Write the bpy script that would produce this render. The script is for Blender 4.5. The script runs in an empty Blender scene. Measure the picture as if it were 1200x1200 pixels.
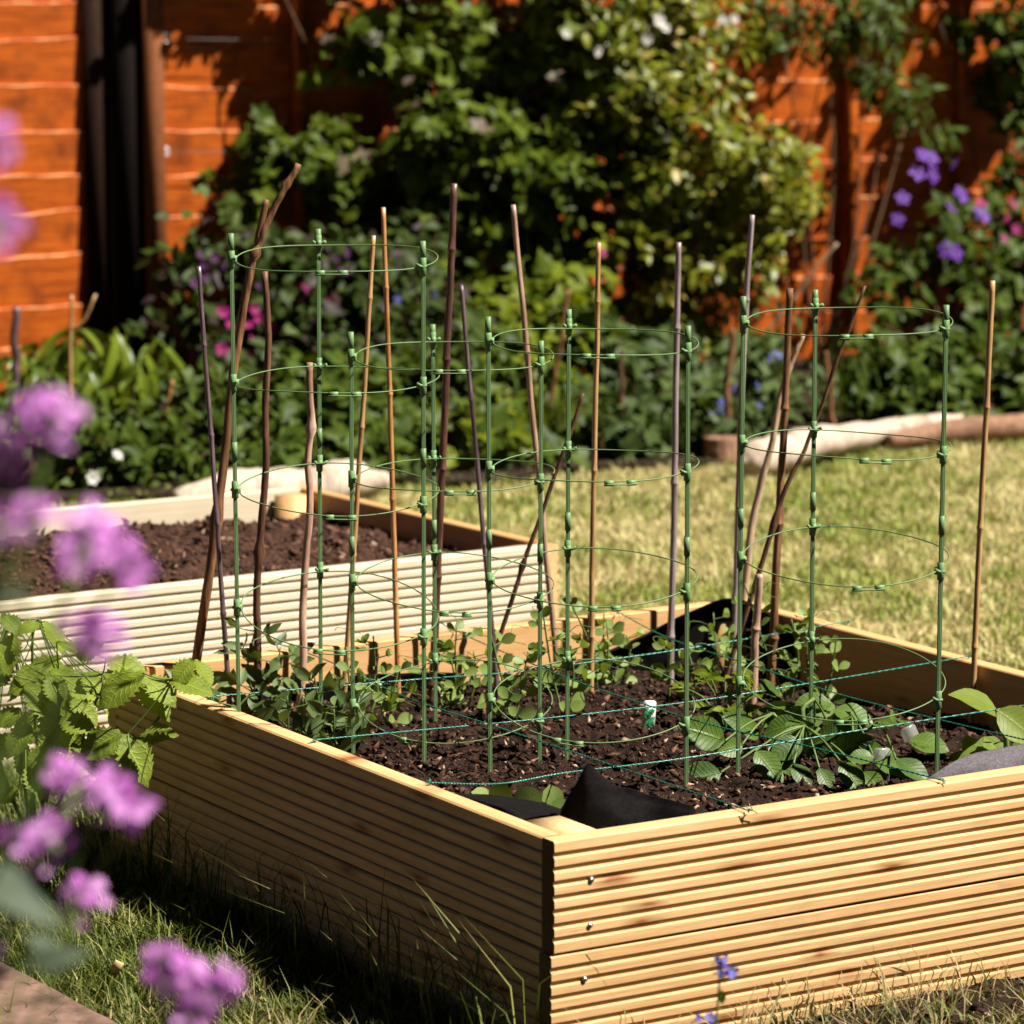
import bpy, math, random
import numpy as np
from mathutils import Vector, Matrix, noise

random.seed(11)
rng = np.random.default_rng(11)
R = math.radians
C = bpy.context.scene.collection

# ------------------------------------------------------------------ camera model
F, CAMH, PITCH = 3971.0, 1.266, R(8.517)
cp, sp = math.cos(PITCH), math.sin(PITCH)


def ray(px, py):
    a, b = (px - 600) / F, (600 - py) / F
    return np.array([a, cp + b * sp, -sp + b * cp])


def at(px, py, y=None, z=None):
    """point of the garden seen at (px, py) of the photo, at distance y or height z"""
    d = ray(px, py)
    t = y / d[1] if y is not None else (z - CAMH) / d[2]
    return np.array([0, 0, CAMH]) + d * t


# fence line
F0 = np.array([-1.36, 10.8, 0.0])
FD = np.array([0.878, 0.478, 0.0]); FD /= np.linalg.norm(FD)
FN = np.array([FD[1], -FD[0], 0.0])
FYAW = math.atan2(FD[1], FD[0])


def onf(px, py, off=0.0):
    d = ray(px, py)
    p0 = F0 + FN * off - np.array([0, 0, CAMH])
    t = p0.dot(FN) / d.dot(FN)
    return np.array([0, 0, CAMH]) + d * t


def fs(px, off=0.0):
    return float((onf(px, 300, off) - F0).dot(FD))


# ------------------------------------------------------------------ objects
def thing(name, label, cat, loc=(0, 0, 0), rotz=0.0, group=None):
    o = bpy.data.objects.new(name, None)
    o.empty_display_size = 0.05
    C.objects.link(o)
    o.location = loc
    o.rotation_euler = (0, 0, rotz)
    o['label'] = label
    o['category'] = cat
    if group:
        o['group'] = group
    return o


def tag(o, label, cat, group=None):
    o['label'] = label
    o['category'] = cat
    if group:
        o['group'] = group
    return o


def kind(o, k):
    o['kind'] = k
    return o


def mesh_np(name, V, faces, mat, parent=None, uv=None, smooth=True, world=True):
    """faces: list of int arrays (m,3) / (m,4). V in world coordinates (made local to parent when world=True)."""
    V = np.asarray(V, dtype=np.float64)
    me = bpy.data.meshes.new(name)
    faces = [np.asarray(f, dtype=np.int32) for f in faces if len(f)]
    idx = np.concatenate([f.ravel() for f in faces])
    tot = np.concatenate([np.full(len(f), f.shape[1], dtype=np.int32) for f in faces])
    start = np.concatenate([[0], np.cumsum(tot)[:-1]]).astype(np.int32)
    if parent is not None and world:
        m = np.array(parent_matrix(parent).inverted())
        V = V @ m[:3, :3].T + m[:3, 3]
    me.vertices.add(len(V))
    me.vertices.foreach_set('co', V.astype(np.float32).ravel())
    me.loops.add(len(idx))
    me.loops.foreach_set('vertex_index', idx)
    me.polygons.add(len(tot))
    me.polygons.foreach_set('loop_start', start)
    me.polygons.foreach_set('loop_total', tot)
    if smooth:
        me.polygons.foreach_set('use_smooth', np.ones(len(tot), dtype=bool))
    if uv is not None:
        l = me.uv_layers.new(name='UVMap')
        l.data.foreach_set('uv', np.asarray(uv, dtype=np.float32)[idx].ravel())
    me.update(calc_edges=True)
    me.validate()
    mats = mat if isinstance(mat, (list, tuple)) else [mat]
    for m_ in mats:
        me.materials.append(m_)
    o = bpy.data.objects.new(name, me)
    C.objects.link(o)
    if parent is not None:
        o.parent = parent
    return o


def parent_matrix(o):
    m = Matrix.Translation(o.location) @ o.rotation_euler.to_matrix().to_4x4()
    if o.parent:
        m = parent_matrix(o.parent) @ m
    return m


class MB:
    """collects vertices and faces"""
    def __init__(s):
        s.V, s.Q, s.T, s.U, s.n = [], [], [], [], 0

    def add(s, V, Q=None, T=None, U=None):
        V = np.asarray(V, dtype=float)
        if Q is not None and len(Q):
            s.Q.append(np.asarray(Q) + s.n)
        if T is not None and len(T):
            s.T.append(np.asarray(T) + s.n)
        s.V.append(V)
        s.U.append(np.zeros((len(V), 2)) if U is None else np.asarray(U))
        s.n += len(V)

    def box(s, c, size, M=None):
        x, y, z = np.array(size) / 2
        V = np.array([[-x, -y, -z], [x, -y, -z], [x, y, -z], [-x, y, -z], [-x, -y, z], [x, -y, z], [x, y, z], [-x, y, z]])
        if M is not None:
            V = V @ np.asarray(M).T
        s.add(V + np.asarray(c), [[0, 3, 2, 1], [4, 5, 6, 7], [0, 1, 5, 4], [1, 2, 6, 5], [2, 3, 7, 6], [3, 0, 4, 7]])

    def tube(s, pts, rad, sides=7, cap=True):
        P = np.asarray(pts, dtype=float)
        n = len(P)
        r = np.full(n, rad, dtype=float) if np.isscalar(rad) else np.asarray(rad, dtype=float)
        T = np.gradient(P, axis=0)
        T /= np.linalg.norm(T, axis=1)[:, None] + 1e-12
        ref = np.array([0, 0, 1.0]) if abs(T[0][2]) < .9 else np.array([1.0, 0, 0])
        a = np.cross(T[0], ref); a /= np.linalg.norm(a)
        A = np.zeros((n, 3))
        for i in range(n):
            a = a - T[i] * a.dot(T[i]); a /= np.linalg.norm(a) + 1e-12
            A[i] = a
        B = np.cross(T, A)
        th = np.arange(sides) / sides * 2 * np.pi
        V = P[:, None, :] + r[:, None, None] * (np.cos(th)[None, :, None] * A[:, None, :] + np.sin(th)[None, :, None] * B[:, None, :])
        V = V.reshape(-1, 3)
        i = np.arange(n - 1)[:, None] * sides
        j = np.arange(sides)[None, :]
        k = (j + 1) % sides
        Q = np.stack([i + j, i + k, i + k + sides, i + j + sides], -1).reshape(-1, 4)
        U = np.stack([np.repeat(np.linspace(0, 1, n), sides), np.tile(th / 6.2832, n)], 1)
        if cap:
            V = np.concatenate([V, P[[0, -1]]])
            U = np.concatenate([U, [[0, 0], [1, 0]]])
            jj = np.arange(sides); kk = (jj + 1) % sides
            T1 = np.stack([np.full(sides, n * sides), kk, jj], 1)
            b = (n - 1) * sides
            T2 = np.stack([np.full(sides, n * sides + 1), b + jj, b + kk], 1)
            s.add(V, Q, np.concatenate([T1, T2]), U)
        else:
            s.add(V, Q, None, U)

    def build(s, name, mat, parent=None, smooth=True, world=True):
        return mesh_np(name, np.concatenate(s.V), s.Q + s.T, mat, parent, np.concatenate(s.U), smooth, world)


def spline(pts, n):
    """smooth path through a few points"""
    P = np.asarray(pts, dtype=float)
    if len(P) == 2:
        t = np.linspace(0, 1, n)[:, None]
        return P[0] * (1 - t) + P[1] * t
    P = np.concatenate([[2 * P[0] - P[1]], P, [2 * P[-1] - P[-2]]])
    m = len(P) - 3
    out = []
    for t in np.linspace(0, m - 1e-6, n):
        i = int(t); u = t - i
        a, b, c, d = P[i:i + 4]
        out.append(.5 * (2 * b + (c - a) * u + (2 * a - 5 * b + 4 * c - d) * u * u + (3 * b - a - 3 * c + d) * u ** 3))
    return np.array(out)


# ------------------------------------------------------------------ materials
def newmat(name):
    m = bpy.data.materials.new(name)
    m.use_nodes = True
    nt = m.node_tree
    nt.nodes.clear()
    out = nt.nodes.new('ShaderNodeOutputMaterial')
    b = nt.nodes.new('ShaderNodeBsdfPrincipled')
    nt.links.new(b.outputs[0], out.inputs[0])
    return m, nt, b, out


def nd(nt, t, **kw):
    n = nt.nodes.new(t)
    for k, v in kw.items():
        if k in n.inputs.keys() if isinstance(k, str) else False:
            n.inputs[k].default_value = v
        else:
            setattr(n, k, v)
    return n


def ramp(nt, src, stops):
    r = nt.nodes.new('ShaderNodeValToRGB')
    e = r.color_ramp.elements
    while len(e) < len(stops):
        e.new(.5)
    for i, (p, c) in enumerate(stops):
        e[i].position = p
        e[i].color = (*c, 1) if len(c) == 3 else c
    nt.links.new(src, r.inputs[0])
    return r.outputs[0]


def mixc(nt, fac, a, b, mode='MIX'):
    m = nt.nodes.new('ShaderNodeMix')
    m.data_type = 'RGBA'
    m.blend_type = mode
    for s, v in ((m.inputs[0], fac), (m.inputs[6], a), (m.inputs[7], b)):
        if isinstance(v, (int, float)):
            s.default_value = v
        elif isinstance(v, tuple):
            s.default_value = (*v, 1)
        else:
            nt.links.new(v, s)
    return m.outputs[2]


def coords(nt, scale, kind_='Object', rnd=True):
    tc = nt.nodes.new('ShaderNodeTexCoord')
    mp = nt.nodes.new('ShaderNodeMapping')
    mp.inputs['Scale'].default_value = scale
    nt.links.new(tc.outputs[kind_], mp.inputs[0])
    if rnd:
        oi = nt.nodes.new('ShaderNodeObjectInfo')
        mu = nd(nt, 'ShaderNodeMath', operation='MULTIPLY')
        mu.inputs[1].default_value = 57.0
        nt.links.new(oi.outputs['Random'], mu.inputs[0])
        cb = nt.nodes.new('ShaderNodeCombineXYZ')
        for i in range(3):
            nt.links.new(mu.outputs[0], cb.inputs[i])
        nt.links.new(cb.outputs[0], mp.inputs['Location'])
    return mp.outputs[0]


def tex(nt, vec, scale, detail=4, rough=.6, t='noise', dist=0.0):
    n = nt.nodes.new('ShaderNodeTexNoise' if t == 'noise' else 'ShaderNodeTexVoronoi')
    nt.links.new(vec, n.inputs['Vector'])
    n.inputs['Scale'].default_value = scale
    if t == 'noise':
        n.inputs['Detail'].default_value = detail
        n.inputs['Roughness'].default_value = rough
        n.inputs['Distortion'].default_value = dist
    return n.outputs[0]


def bump(nt, b, h, strength=.4, dist=.002):
    n = nt.nodes.new('ShaderNodeBump')
    n.inputs['Strength'].default_value = strength
    n.inputs['Distance'].default_value = dist
    nt.links.new(h, n.inputs['Height'])
    nt.links.new(n.outputs[0], b.inputs['Normal'])


def mat_plain(name, col, rough=.5, spec=.5, metal=0., var=.15, scale=40):
    m, nt, b, _ = newmat(name)
    v = coords(nt, (1, 1, 1))
    n = tex(nt, v, scale)
    d = tuple(c * (1 - var * 1.6) for c in col)
    l = tuple(min(1, c * (1 + var)) for c in col)
    nt.links.new(ramp(nt, n, [(.3, d), (.7, l)]), b.inputs['Base Color'])
    b.inputs['Roughness'].default_value = rough
    b.inputs['Specular IOR Level'].default_value = spec
    b.inputs['Metallic'].default_value = metal
    bump(nt, b, n, .15, .001)
    return m


def mat_pine(name, a, b_, knot, stain=(.3, .2, .09), dirt=.25):
    """planed pine: grain along local x"""
    m, nt, b, _ = newmat(name)
    v = coords(nt, (1.6, 30, 30))
    g = tex(nt, v, 3.0, 5, .6, dist=.6)
    v2 = coords(nt, (6, 160, 160))
    g2 = tex(nt, v2, 2.0, 3, .6)
    c1 = ramp(nt, g, [(.3, a), (.52, tuple((x + y) / 2 for x, y in zip(a, b_))), (.72, b_)])
    c2 = mixc(nt, ramp(nt, g2, [(.42, (.0,) * 3), (.75, (.45,) * 3)]), c1, stain)
    # knots, laid out on the face of the board
    vk = coords(nt, (1, 1, 1))
    sx = nt.nodes.new('ShaderNodeSeparateXYZ'); nt.links.new(vk, sx.inputs[0])
    cb = nt.nodes.new('ShaderNodeCombineXYZ')
    for q, (o, k) in enumerate(((0, 5.5), (2, 22.0))):
        mu = nd(nt, 'ShaderNodeMath', operation='MULTIPLY'); mu.inputs[1].default_value = k
        nt.links.new(sx.outputs[o], mu.inputs[0]); nt.links.new(mu.outputs[0], cb.inputs[q])
    nz = nt.nodes.new('ShaderNodeTexNoise'); nz.inputs['Scale'].default_value = 3.5
    nt.links.new(cb.outputs[0], nz.inputs['Vector'])
    dm = nd(nt, 'ShaderNodeVectorMath', operation='MULTIPLY_ADD')
    dm.inputs[1].default_value = (.22, .22, .0)
    nt.links.new(nz.outputs['Color'], dm.inputs[0]); nt.links.new(cb.outputs[0], dm.inputs[2])
    vo = nt.nodes.new('ShaderNodeTexVoronoi'); vo.voronoi_dimensions = '2D'; vo.inputs['Scale'].default_value = 1.0
    nt.links.new(dm.outputs[0], vo.inputs['Vector'])
    kf = ramp(nt, vo.outputs['Distance'], [(.03, (1,) * 3), (.09, (.55,) * 3), (.22, (0,) * 3)])
    sc_ = nt.nodes.new('ShaderNodeSeparateColor'); nt.links.new(vo.outputs['Color'], sc_.inputs[0])
    keep = ramp(nt, sc_.outputs[0], [(.60, (0,) * 3), (.62, (1,) * 3)])
    kf = mixc(nt, 1.0, kf, keep, 'MULTIPLY')
    c3 = mixc(nt, kf, c2, knot)
    oi = nt.nodes.new('ShaderNodeObjectInfo')
    c3 = mixc(nt, 1.0, c3, ramp(nt, oi.outputs['Random'], [(0, (.86, .83, .80)), (1, (1.0, 1.0, 1.0))]), 'MULTIPLY')
    # smudges of dirt
    vd = coords(nt, (4, 8, 8))
    n3 = tex(nt, vd, 2.2, 6, .7)
    c4 = mixc(nt, ramp(nt, n3, [(.55, (0,) * 3), (.8, (dirt,) * 3)]), c3, (.16, .11, .06))
    nt.links.new(c4, b.inputs['Base Color'])
    b.inputs['Roughness'].default_value = .62
    b.inputs['Specular IOR Level'].default_value = .25
    bump(nt, b, g2, .25, .0012)
    return m


def mat_leaf(name, dark, light, trans=.35, rough=.42, veins=0.0, odd=None, oddp=.08, spec=.28):
    rough = rough + .06
    m, nt, b, out = newmat(name)
    ge = nt.nodes.new('ShaderNodeNewGeometry')
    rp = ge.outputs['Random Per Island']
    stops = [(0, dark), (.75, light)]
    if odd:
        stops = [(0, dark), (1 - oddp - .02, light), (1 - oddp, odd)]
    col = ramp(nt, rp, stops)
    tc = nt.nodes.new('ShaderNodeTexCoord')
    nz = tex(nt, tc.outputs['Object'], 60, 3)
    col = mixc(nt, ramp(nt, nz, [(.35, (.0,) * 3), (.8, (.4,) * 3)]), col, tuple(min(1, c * 1.5) for c in light))
    if veins:
        uvn = nt.nodes.new('ShaderNodeUVMap'); uvn.uv_map = 'UVMap'
        sx = nt.nodes.new('ShaderNodeSeparateXYZ')
        nt.links.new(uvn.outputs[0], sx.inputs[0])
        # lateral veins: |v| pulls them towards the tip
        ab = nd(nt, 'ShaderNodeMath', operation='ABSOLUTE'); nt.links.new(sx.outputs[1], ab.inputs[0])
        ma = nd(nt, 'ShaderNodeMath', operation='MULTIPLY_ADD')
        nt.links.new(ab.outputs[0], ma.inputs[0]); ma.inputs[1].default_value = -.22
        nt.links.new(sx.outputs[0], ma.inputs[2])
        mu = nd(nt, 'ShaderNodeMath', operation='MULTIPLY'); mu.inputs[1].default_value = 56.5
        nt.links.new(ma.outputs[0], mu.inputs[0])
        si = nd(nt, 'ShaderNodeMath', operation='SINE'); nt.links.new(mu.outputs[0], si.inputs[0])
        lat = ramp(nt, si.outputs[0], [(0, (1,) * 3), (.75, (.95,) * 3), (.97, (0,) * 3)])
        mid = ramp(nt, ab.outputs[0], [(.02, (0,) * 3), (.1, (1,) * 3)])
        h = mixc(nt, 1.0, lat, mid, 'MULTIPLY')
        inv = nt.nodes.new('ShaderNodeInvert'); nt.links.new(h, inv.inputs['Color'])
        fm = nd(nt, 'ShaderNodeMath', operation='MULTIPLY'); fm.inputs[1].default_value = .22 * veins
        nt.links.new(inv.outputs[0], fm.inputs[0])
        col = mixc(nt, fm.outputs[0], col, tuple(min(1, c * 1.9) for c in light))
        bump(nt, b, h, .5 * veins, .0014)
    nt.links.new(col, b.inputs['Base Color'])
    b.inputs['Roughness'].default_value = rough
    b.inputs['Specular IOR Level'].default_value = spec
    tr = nt.nodes.new('ShaderNodeBsdfTranslucent')
    tcol = mixc(nt, 1.0, col, (1.35, 1.25, .45), 'MULTIPLY')
    nt.links.new(tcol, tr.inputs['Color'])
    mx = nt.nodes.new('ShaderNodeMixShader'); mx.inputs[0].default_value = trans
    nt.links.new(b.outputs[0], mx.inputs[1]); nt.links.new(tr.outputs[0], mx.inputs[2])
    nt.links.new(mx.outputs[0], out.inputs[0])
    return m


def mat_petal(name, a, b_, trans=.45):
    m, nt, b, out = newmat(name)
    ge = nt.nodes.new('ShaderNodeNewGeometry')
    col = ramp(nt, ge.outputs['Random Per Island'], [(0, a), (1, b_)])
    nt.links.new(col, b.inputs['Base Color'])
    b.inputs['Roughness'].default_value = .6
    b.inputs['Specular IOR Level'].default_value = .2
    tr = nt.nodes.new('ShaderNodeBsdfTranslucent'); nt.links.new(col, tr.inputs['Color'])
    mx = nt.nodes.new('ShaderNodeMixShader'); mx.inputs[0].default_value = trans
    nt.links.new(b.outputs[0], mx.inputs[1]); nt.links.new(tr.outputs[0], mx.inputs[2])
    nt.links.new(mx.outputs[0], out.inputs[0])
    return m


def mat_stick(name, a, b_, rough=.4, spec=.5, patch=None):
    """cane or branch: colour varies along and round it"""
    m, nt, b, _ = newmat(name)
    v = coords(nt, (60, 60, 6))
    n = tex(nt, v, 2.5, 5, .65)
    v2 = coords(nt, (3, 3, 3))
    n2 = tex(nt, v2, 2.5, 3, .6)
    c = ramp(nt, n, [(.30, tuple(x * .55 for x in a)), (.45, a), (.62, b_), (.75, tuple(min(1, x * 1.25) for x in b_))])
    p = patch or tuple(x * .45 for x in a)
    c = mixc(nt, ramp(nt, n2, [(.5, (0,) * 3), (.7, (.7,) * 3)]), c, p)
    nt.links.new(c, b.inputs['Base Color'])
    b.inputs['Roughness'].default_value = rough
    b.inputs['Specular IOR Level'].default_value = spec
    bump(nt, b, n, .6, .0015)
    return m


def mat_soil(name, dark, mid, light):
    m, nt, b, _ = newmat(name)
    v = coords(nt, (1, 1, 1), rnd=False)
    n = tex(nt, v, 90, 8, .75)
    n2 = tex(nt, v, 12, 5, .6)
    c = ramp(nt, n, [(.33, dark), (.55, mid), (.78, light)])
    c = mixc(nt, ramp(nt, n2, [(.4, (0,) * 3), (.65, (.5,) * 3)]), c, dark)
    nt.links.new(c, b.inputs['Base Color'])
    b.inputs['Roughness'].default_value = .9
    b.inputs['Specular IOR Level'].default_value = .12
    bump(nt, b, n, 1.0, .006)
    return m


def mat_crumb(name, stops):
    m, nt, b, _ = newmat(name)
    ge = nt.nodes.new('ShaderNodeNewGeometry')
    c = ramp(nt, ge.outputs['Random Per Island'], stops)
    nt.links.new(c, b.inputs['Base Color'])
    b.inputs['Roughness'].default_value = .85
    b.inputs['Specular IOR Level'].default_value = .15
    return m


def mat_fence(name):
    m, nt, b, _ = newmat(name)
    v = coords(nt, (2.0, 40, 40))
    g = tex(nt, v, 2.5, 5, .65, dist=.5)
    v2 = coords(nt, (4, 4, 4))
    n2 = tex(nt, v2, 2.2, 4, .6)
    c = ramp(nt, g, [(.25, (.16, .026, .003)), (.5, (.46, .090, .006)), (.74, (.60, .145, .011))])
    c = mixc(nt, ramp(nt, n2, [(.48, (0,) * 3), (.7, (.85,) * 3)]), c, (.17, .034, .005))
    # board edges: raw pale wood shows where a face looks up
    ge = nt.nodes.new('ShaderNodeUVMap'); ge.uv_map = 'UVMap'
    sx = nt.nodes.new('ShaderNodeSeparateXYZ'); nt.links.new(ge.outputs[0], sx.inputs[0])
    ed = mixc(nt, ramp(nt, tex(nt, coords(nt, (7, 7, 7)), 2.0, 4), [(.42, (.0,) * 3), (.64, (.9,) * 3)]), (.40, .075, .008), (.62, .30, .11))
    c = mixc(nt, sx.outputs[1], c, ed)
    nt.links.new(c, b.inputs['Base Color'])
    b.inputs['Roughness'].default_value = .6
    b.inputs['Specular IOR Level'].default_value = .2
    bump(nt, b, g, .4, .003)
    return m


def mat_lawn(name):
    m, nt, b, _ = newmat(name)
    v = coords(nt, (1, 1, 1), rnd=False)
    n = tex(nt, v, 3.0, 6, .65)
    n2 = tex(nt, v, 55, 5, .7)
    c = ramp(nt, n, [(.36, (.16, .17, .04)), (.46, (.34, .28, .11)), (.6, (.50, .38, .18))])
    c = mixc(nt, ramp(nt, n2, [(.35, (.75,) * 3), (.6, (0,) * 3)]), c, (.045, .04, .015))
    nt.links.new(c, b.inputs['Base Color'])
    b.inputs['Roughness'].default_value = .95
    b.inputs['Specular IOR Level'].default_value = .1
    bump(nt, b, n2, .8, .01)
    return m


def mat_grass(name, gs, ss):
    m, nt, b, out = newmat(name)
    ge = nt.nodes.new('ShaderNodeNewGeometry')
    green = ramp(nt, ge.outputs['Random Per Island'], gs)
    straw = ramp(nt, ge.outputs['Random Per Island'], ss)
    tc = nt.nodes.new('ShaderNodeTexCoord')
    n = tex(nt, tc.outputs['Object'], 5.0, 8, .78)
    uvn = nt.nodes.new('ShaderNodeUVMap'); uvn.uv_map = 'UVMap'
    sx = nt.nodes.new('ShaderNodeSeparateXYZ'); nt.links.new(uvn.outputs[0], sx.inputs[0])
    n1 = tex(nt, tc.outputs['Object'], 1.7, 3, .5)
    av = nd(nt, 'ShaderNodeMath', operation='MULTIPLY_ADD'); nt.links.new(n1, av.inputs[0]); av.inputs[1].default_value = .9; av.inputs[2].default_value = -.45
    a2 = nd(nt, 'ShaderNodeMath', operation='ADD'); nt.links.new(n, a2.inputs[0]); nt.links.new(av.outputs[0], a2.inputs[1])
    ad = nd(nt, 'ShaderNodeMath', operation='ADD'); nt.links.new(a2.outputs[0], ad.inputs[0]); nt.links.new(sx.outputs[1], ad.inputs[1])
    f = ramp(nt, ad.outputs[0], [(.46, (0,) * 3), (.58, (1,) * 3)])
    c = mixc(nt, f, green, straw)
    nt.links.new(c, b.inputs['Base Color'])
    b.inputs['Roughness'].default_value = .6
    b.inputs['Specular IOR Level'].default_value = .3
    tr = nt.nodes.new('ShaderNodeBsdfTranslucent'); nt.links.new(c, tr.inputs['Color'])
    mx = nt.nodes.new('ShaderNodeMixShader'); mx.inputs[0].default_value = .3
    nt.links.new(b.outputs[0], mx.inputs[1]); nt.links.new(tr.outputs[0], mx.inputs[2])
    nt.links.new(mx.outputs[0], out.inputs[0])
    return m


M = {}
M['pine'] = mat_pine('honey_pine', (.60, .345, .145), (.73, .485, .235), (.26, .10, .028), stain=(.42, .205, .07), dirt=.42)
M['pale'] = mat_pine('pale_pine', (.62, .53, .37), (.70, .62, .47), (.36, .18, .07), stain=(.46, .34, .20), dirt=.12)
M['peach'] = mat_pine('smooth_pine', (.56, .31, .12), (.66, .40, .18), (.32, .14, .05), stain=(.45, .24, .09))
M['endgrain'] = mat_plain('sawn_wood', (.62, .42, .20), .8, .1, scale=120)
M['cutend'] = mat_plain('dark_end_grain', (.13, .075, .035), .9, .1, scale=150)
M['soil'] = mat_soil('compost', (.010, .005, .003), (.034, .016, .010), (.085, .042, .026))
M['soil2'] = mat_soil('reddish_compost', (.022, .010, .006), (.072, .034, .022), (.14, .07, .047))
M['earth'] = mat_soil('border_earth', (.012, .008, .004), (.035, .022, .012), (.07, .048, .03))
M['crumb'] = mat_crumb('compost_crumb', [(0, (.008, .004, .003)), (.6, (.045, .021, .013)), (.86, (.085, .042, .026)), (.93, (.19, .085, .045)), (1, (.40, .29, .20))])
M['crumb2'] = mat_crumb('reddish_crumb', [(0, (.018, .008, .005)), (.6, (.08, .037, .024)), (.95, (.15, .075, .05)), (1, (.3, .2, .13))])
M['fence'] = mat_fence('orange_stained_wood')
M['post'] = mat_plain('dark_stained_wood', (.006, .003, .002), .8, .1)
M['post_shade'] = mat_plain('post_shadow_brown', (.022, .009, .005), .8, .1)  # the post's shadow on the boards, put into a dark colour
M['batten'] = mat_plain('brown_stained_wood', (.20, .065, .022), .75, .15)
M['steel'] = mat_plain('zinc_screw', (.55, .55, .56), .3, .5, .9, .1)
M['wire'] = mat_plain('dull_wire', (.20, .18, .16), .6, .3, 0, .1)
M['green'] = mat_plain('green_plastic', (.120, .205, .078), .5, .3, 0, .08, 15)
M['green2'] = mat_plain('green_clip_plastic', (.135, .245, .088), .5, .3, 0, .06, 15)
M['twine'] = mat_plain('teal_twine', (.010, .19, .125), .3, .7, 0, .3, 200)
M['fabric'] = mat_plain('black_fabric', (.0050, .0038, .0038), .9, .12, 0, .5, 260)
M['fabric2'] = mat_plain('grey_fabric', (.10, .085, .095), .8, .25, 0, .3, 300)
M['white'] = mat_plain('white_plastic', (.78, .79, .76), .45, .4, 0, .03)
M['print'] = mat_plain('green_print', (.045, .30, .11), .5, .3, 0, .9, 260)
M['clear'] = mat_plain('clear_plastic', (.34, .33, .30), .25, .6, 0, .2, 160)
def mat_clear(name):
    m, nt, b, out = newmat(name)
    b.inputs['Base Color'].default_value = (.42, .42, .38, 1)
    b.inputs['Roughness'].default_value = .22
    tr = nt.nodes.new('ShaderNodeBsdfTransparent')
    mx = nt.nodes.new('ShaderNodeMixShader'); mx.inputs[0].default_value = .62
    nt.links.new(b.outputs[0], mx.inputs[1]); nt.links.new(tr.outputs[0], mx.inputs[2])
    nt.links.new(mx.outputs[0], out.inputs[0])
    return m


M['clear'] = mat_clear('clear_plastic')
M['lawn'] = mat_lawn('dry_turf')
M['turf'] = mat_soil('green_turf', (.004, .005, .0015), (.010, .011, .003), (.024, .022, .007))
M['grass'] = mat_grass('grass_blade', [(0, (.035, .055, .005)), (.5, (.08, .105, .010)), (.9, (.18, .20, .025)), (1, (.34, .30, .10))], [(0, (.32, .24, .10)), (.6, (.50, .38, .19)), (1, (.20, .20, .05))])
M['drygrass'] = mat_grass('dry_grass_blade', [(0, (.08, .13, .012)), (.5, (.20, .26, .03)), (1, (.40, .42, .09))], [(0, (.46, .38, .16)), (.6, (.66, .55, .29)), (1, (.36, .37, .09))])
M['log'] = mat_stick('bleached_log', (.40, .31, .235), (.58, .48, .38), .85, .1, (.13, .08, .05))
M['bark'] = mat_stick('rough_bark', (.17, .085, .05), (.34, .20, .13), .85, .15)
M['slab'] = mat_plain('old_timber', (.19, .115, .085), .9, .1, 0, .35, 18)
M['stem'] = mat_plain('green_stem', (.10, .15, .03), .5, .3)
M['twig'] = mat_plain('brown_twig', (.12, .065, .03), .7, .2)
# leaves
M['l_vine'] = mat_leaf('vine_leaf', (.020, .042, .004), (.090, .118, .010), 0.2, .38, odd=(.12, .08, .07), oddp=.015, spec=.12)
M['l_gold'] = mat_leaf('golden_leaf', (.055, .080, .006), (.210, .225, .016), 0.3, .33, odd=(.32, .24, .05), oddp=.08)
M['l_dark'] = mat_leaf('dark_leaf', (0.014, 0.027, 0.003), (0.039, 0.061, 0.009), 0.18, .45, odd=(.03, .012, .02), oddp=.15, spec=.12)
M['l_mid'] = mat_leaf('mid_leaf', (0.020, 0.040, 0.004), (0.059, 0.089, 0.010), 0.24, .42, spec=.12)
M['l_lime'] = mat_leaf('lime_leaf', (0.040, 0.068, 0.004), (0.122, 0.150, 0.009), 0.3, .4, spec=.12)
M['l_blue'] = mat_leaf('bluish_leaf', (0.025, 0.044, 0.012), (0.060, 0.089, 0.022), 0.2, .45, spec=.12)
M['l_long'] = mat_leaf('long_leaf', (0.045, 0.081, 0.006), (0.129, 0.171, 0.013), 0.25, .28)
M['l_pea'] = mat_leaf('pea_leaf', (.085, .140, .026), (.185, .255, .060), .32, .4, .25)
M['l_bean'] = mat_leaf('bean_leaf', (.034, .060, .016), (.100, .145, .042), .25, .4, .3)
M['l_potato'] = mat_leaf('potato_leaf', (0.022, 0.053, 0.005), (0.072, 0.123, 0.015), .16, .38, 1.3, spec=.3)
M['l_rasp'] = mat_leaf('raspberry_leaf', (.095, .145, .012), (.22, .28, .028), .4, .5, 1.7)
M['l_squash'] = mat_leaf('squash_leaf', (0.105, 0.160, 0.019), (0.179, 0.230, 0.031), .4, .4, .5)
M['l_grey'] = mat_leaf('grey_green_leaf', (.06, .085, .05), (.09, .12, .075), .35, .6)
# petals
M['p_purple'] = mat_petal('purple_petal', (.46, .045, .46), (.78, .38, .78))
M['p_violet'] = mat_petal('violet_petal', (.10, .025, .34), (.24, .08, .52))
M['p_magenta'] = mat_petal('magenta_petal', (.38, .015, .14), (.55, .04, .28))
M['p_dark'] = mat_petal('plum_petal', (.06, .012, .07), (.14, .03, .15))
M['p_white'] = mat_petal('white_petal', (.7, .68, .6), (.82, .78, .74))
M['p_blue'] = mat_petal('blue_petal', (.10, .10, .46), (.22, .22, .66))

# ------------------------------------------------------------------ leaf templates


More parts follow.
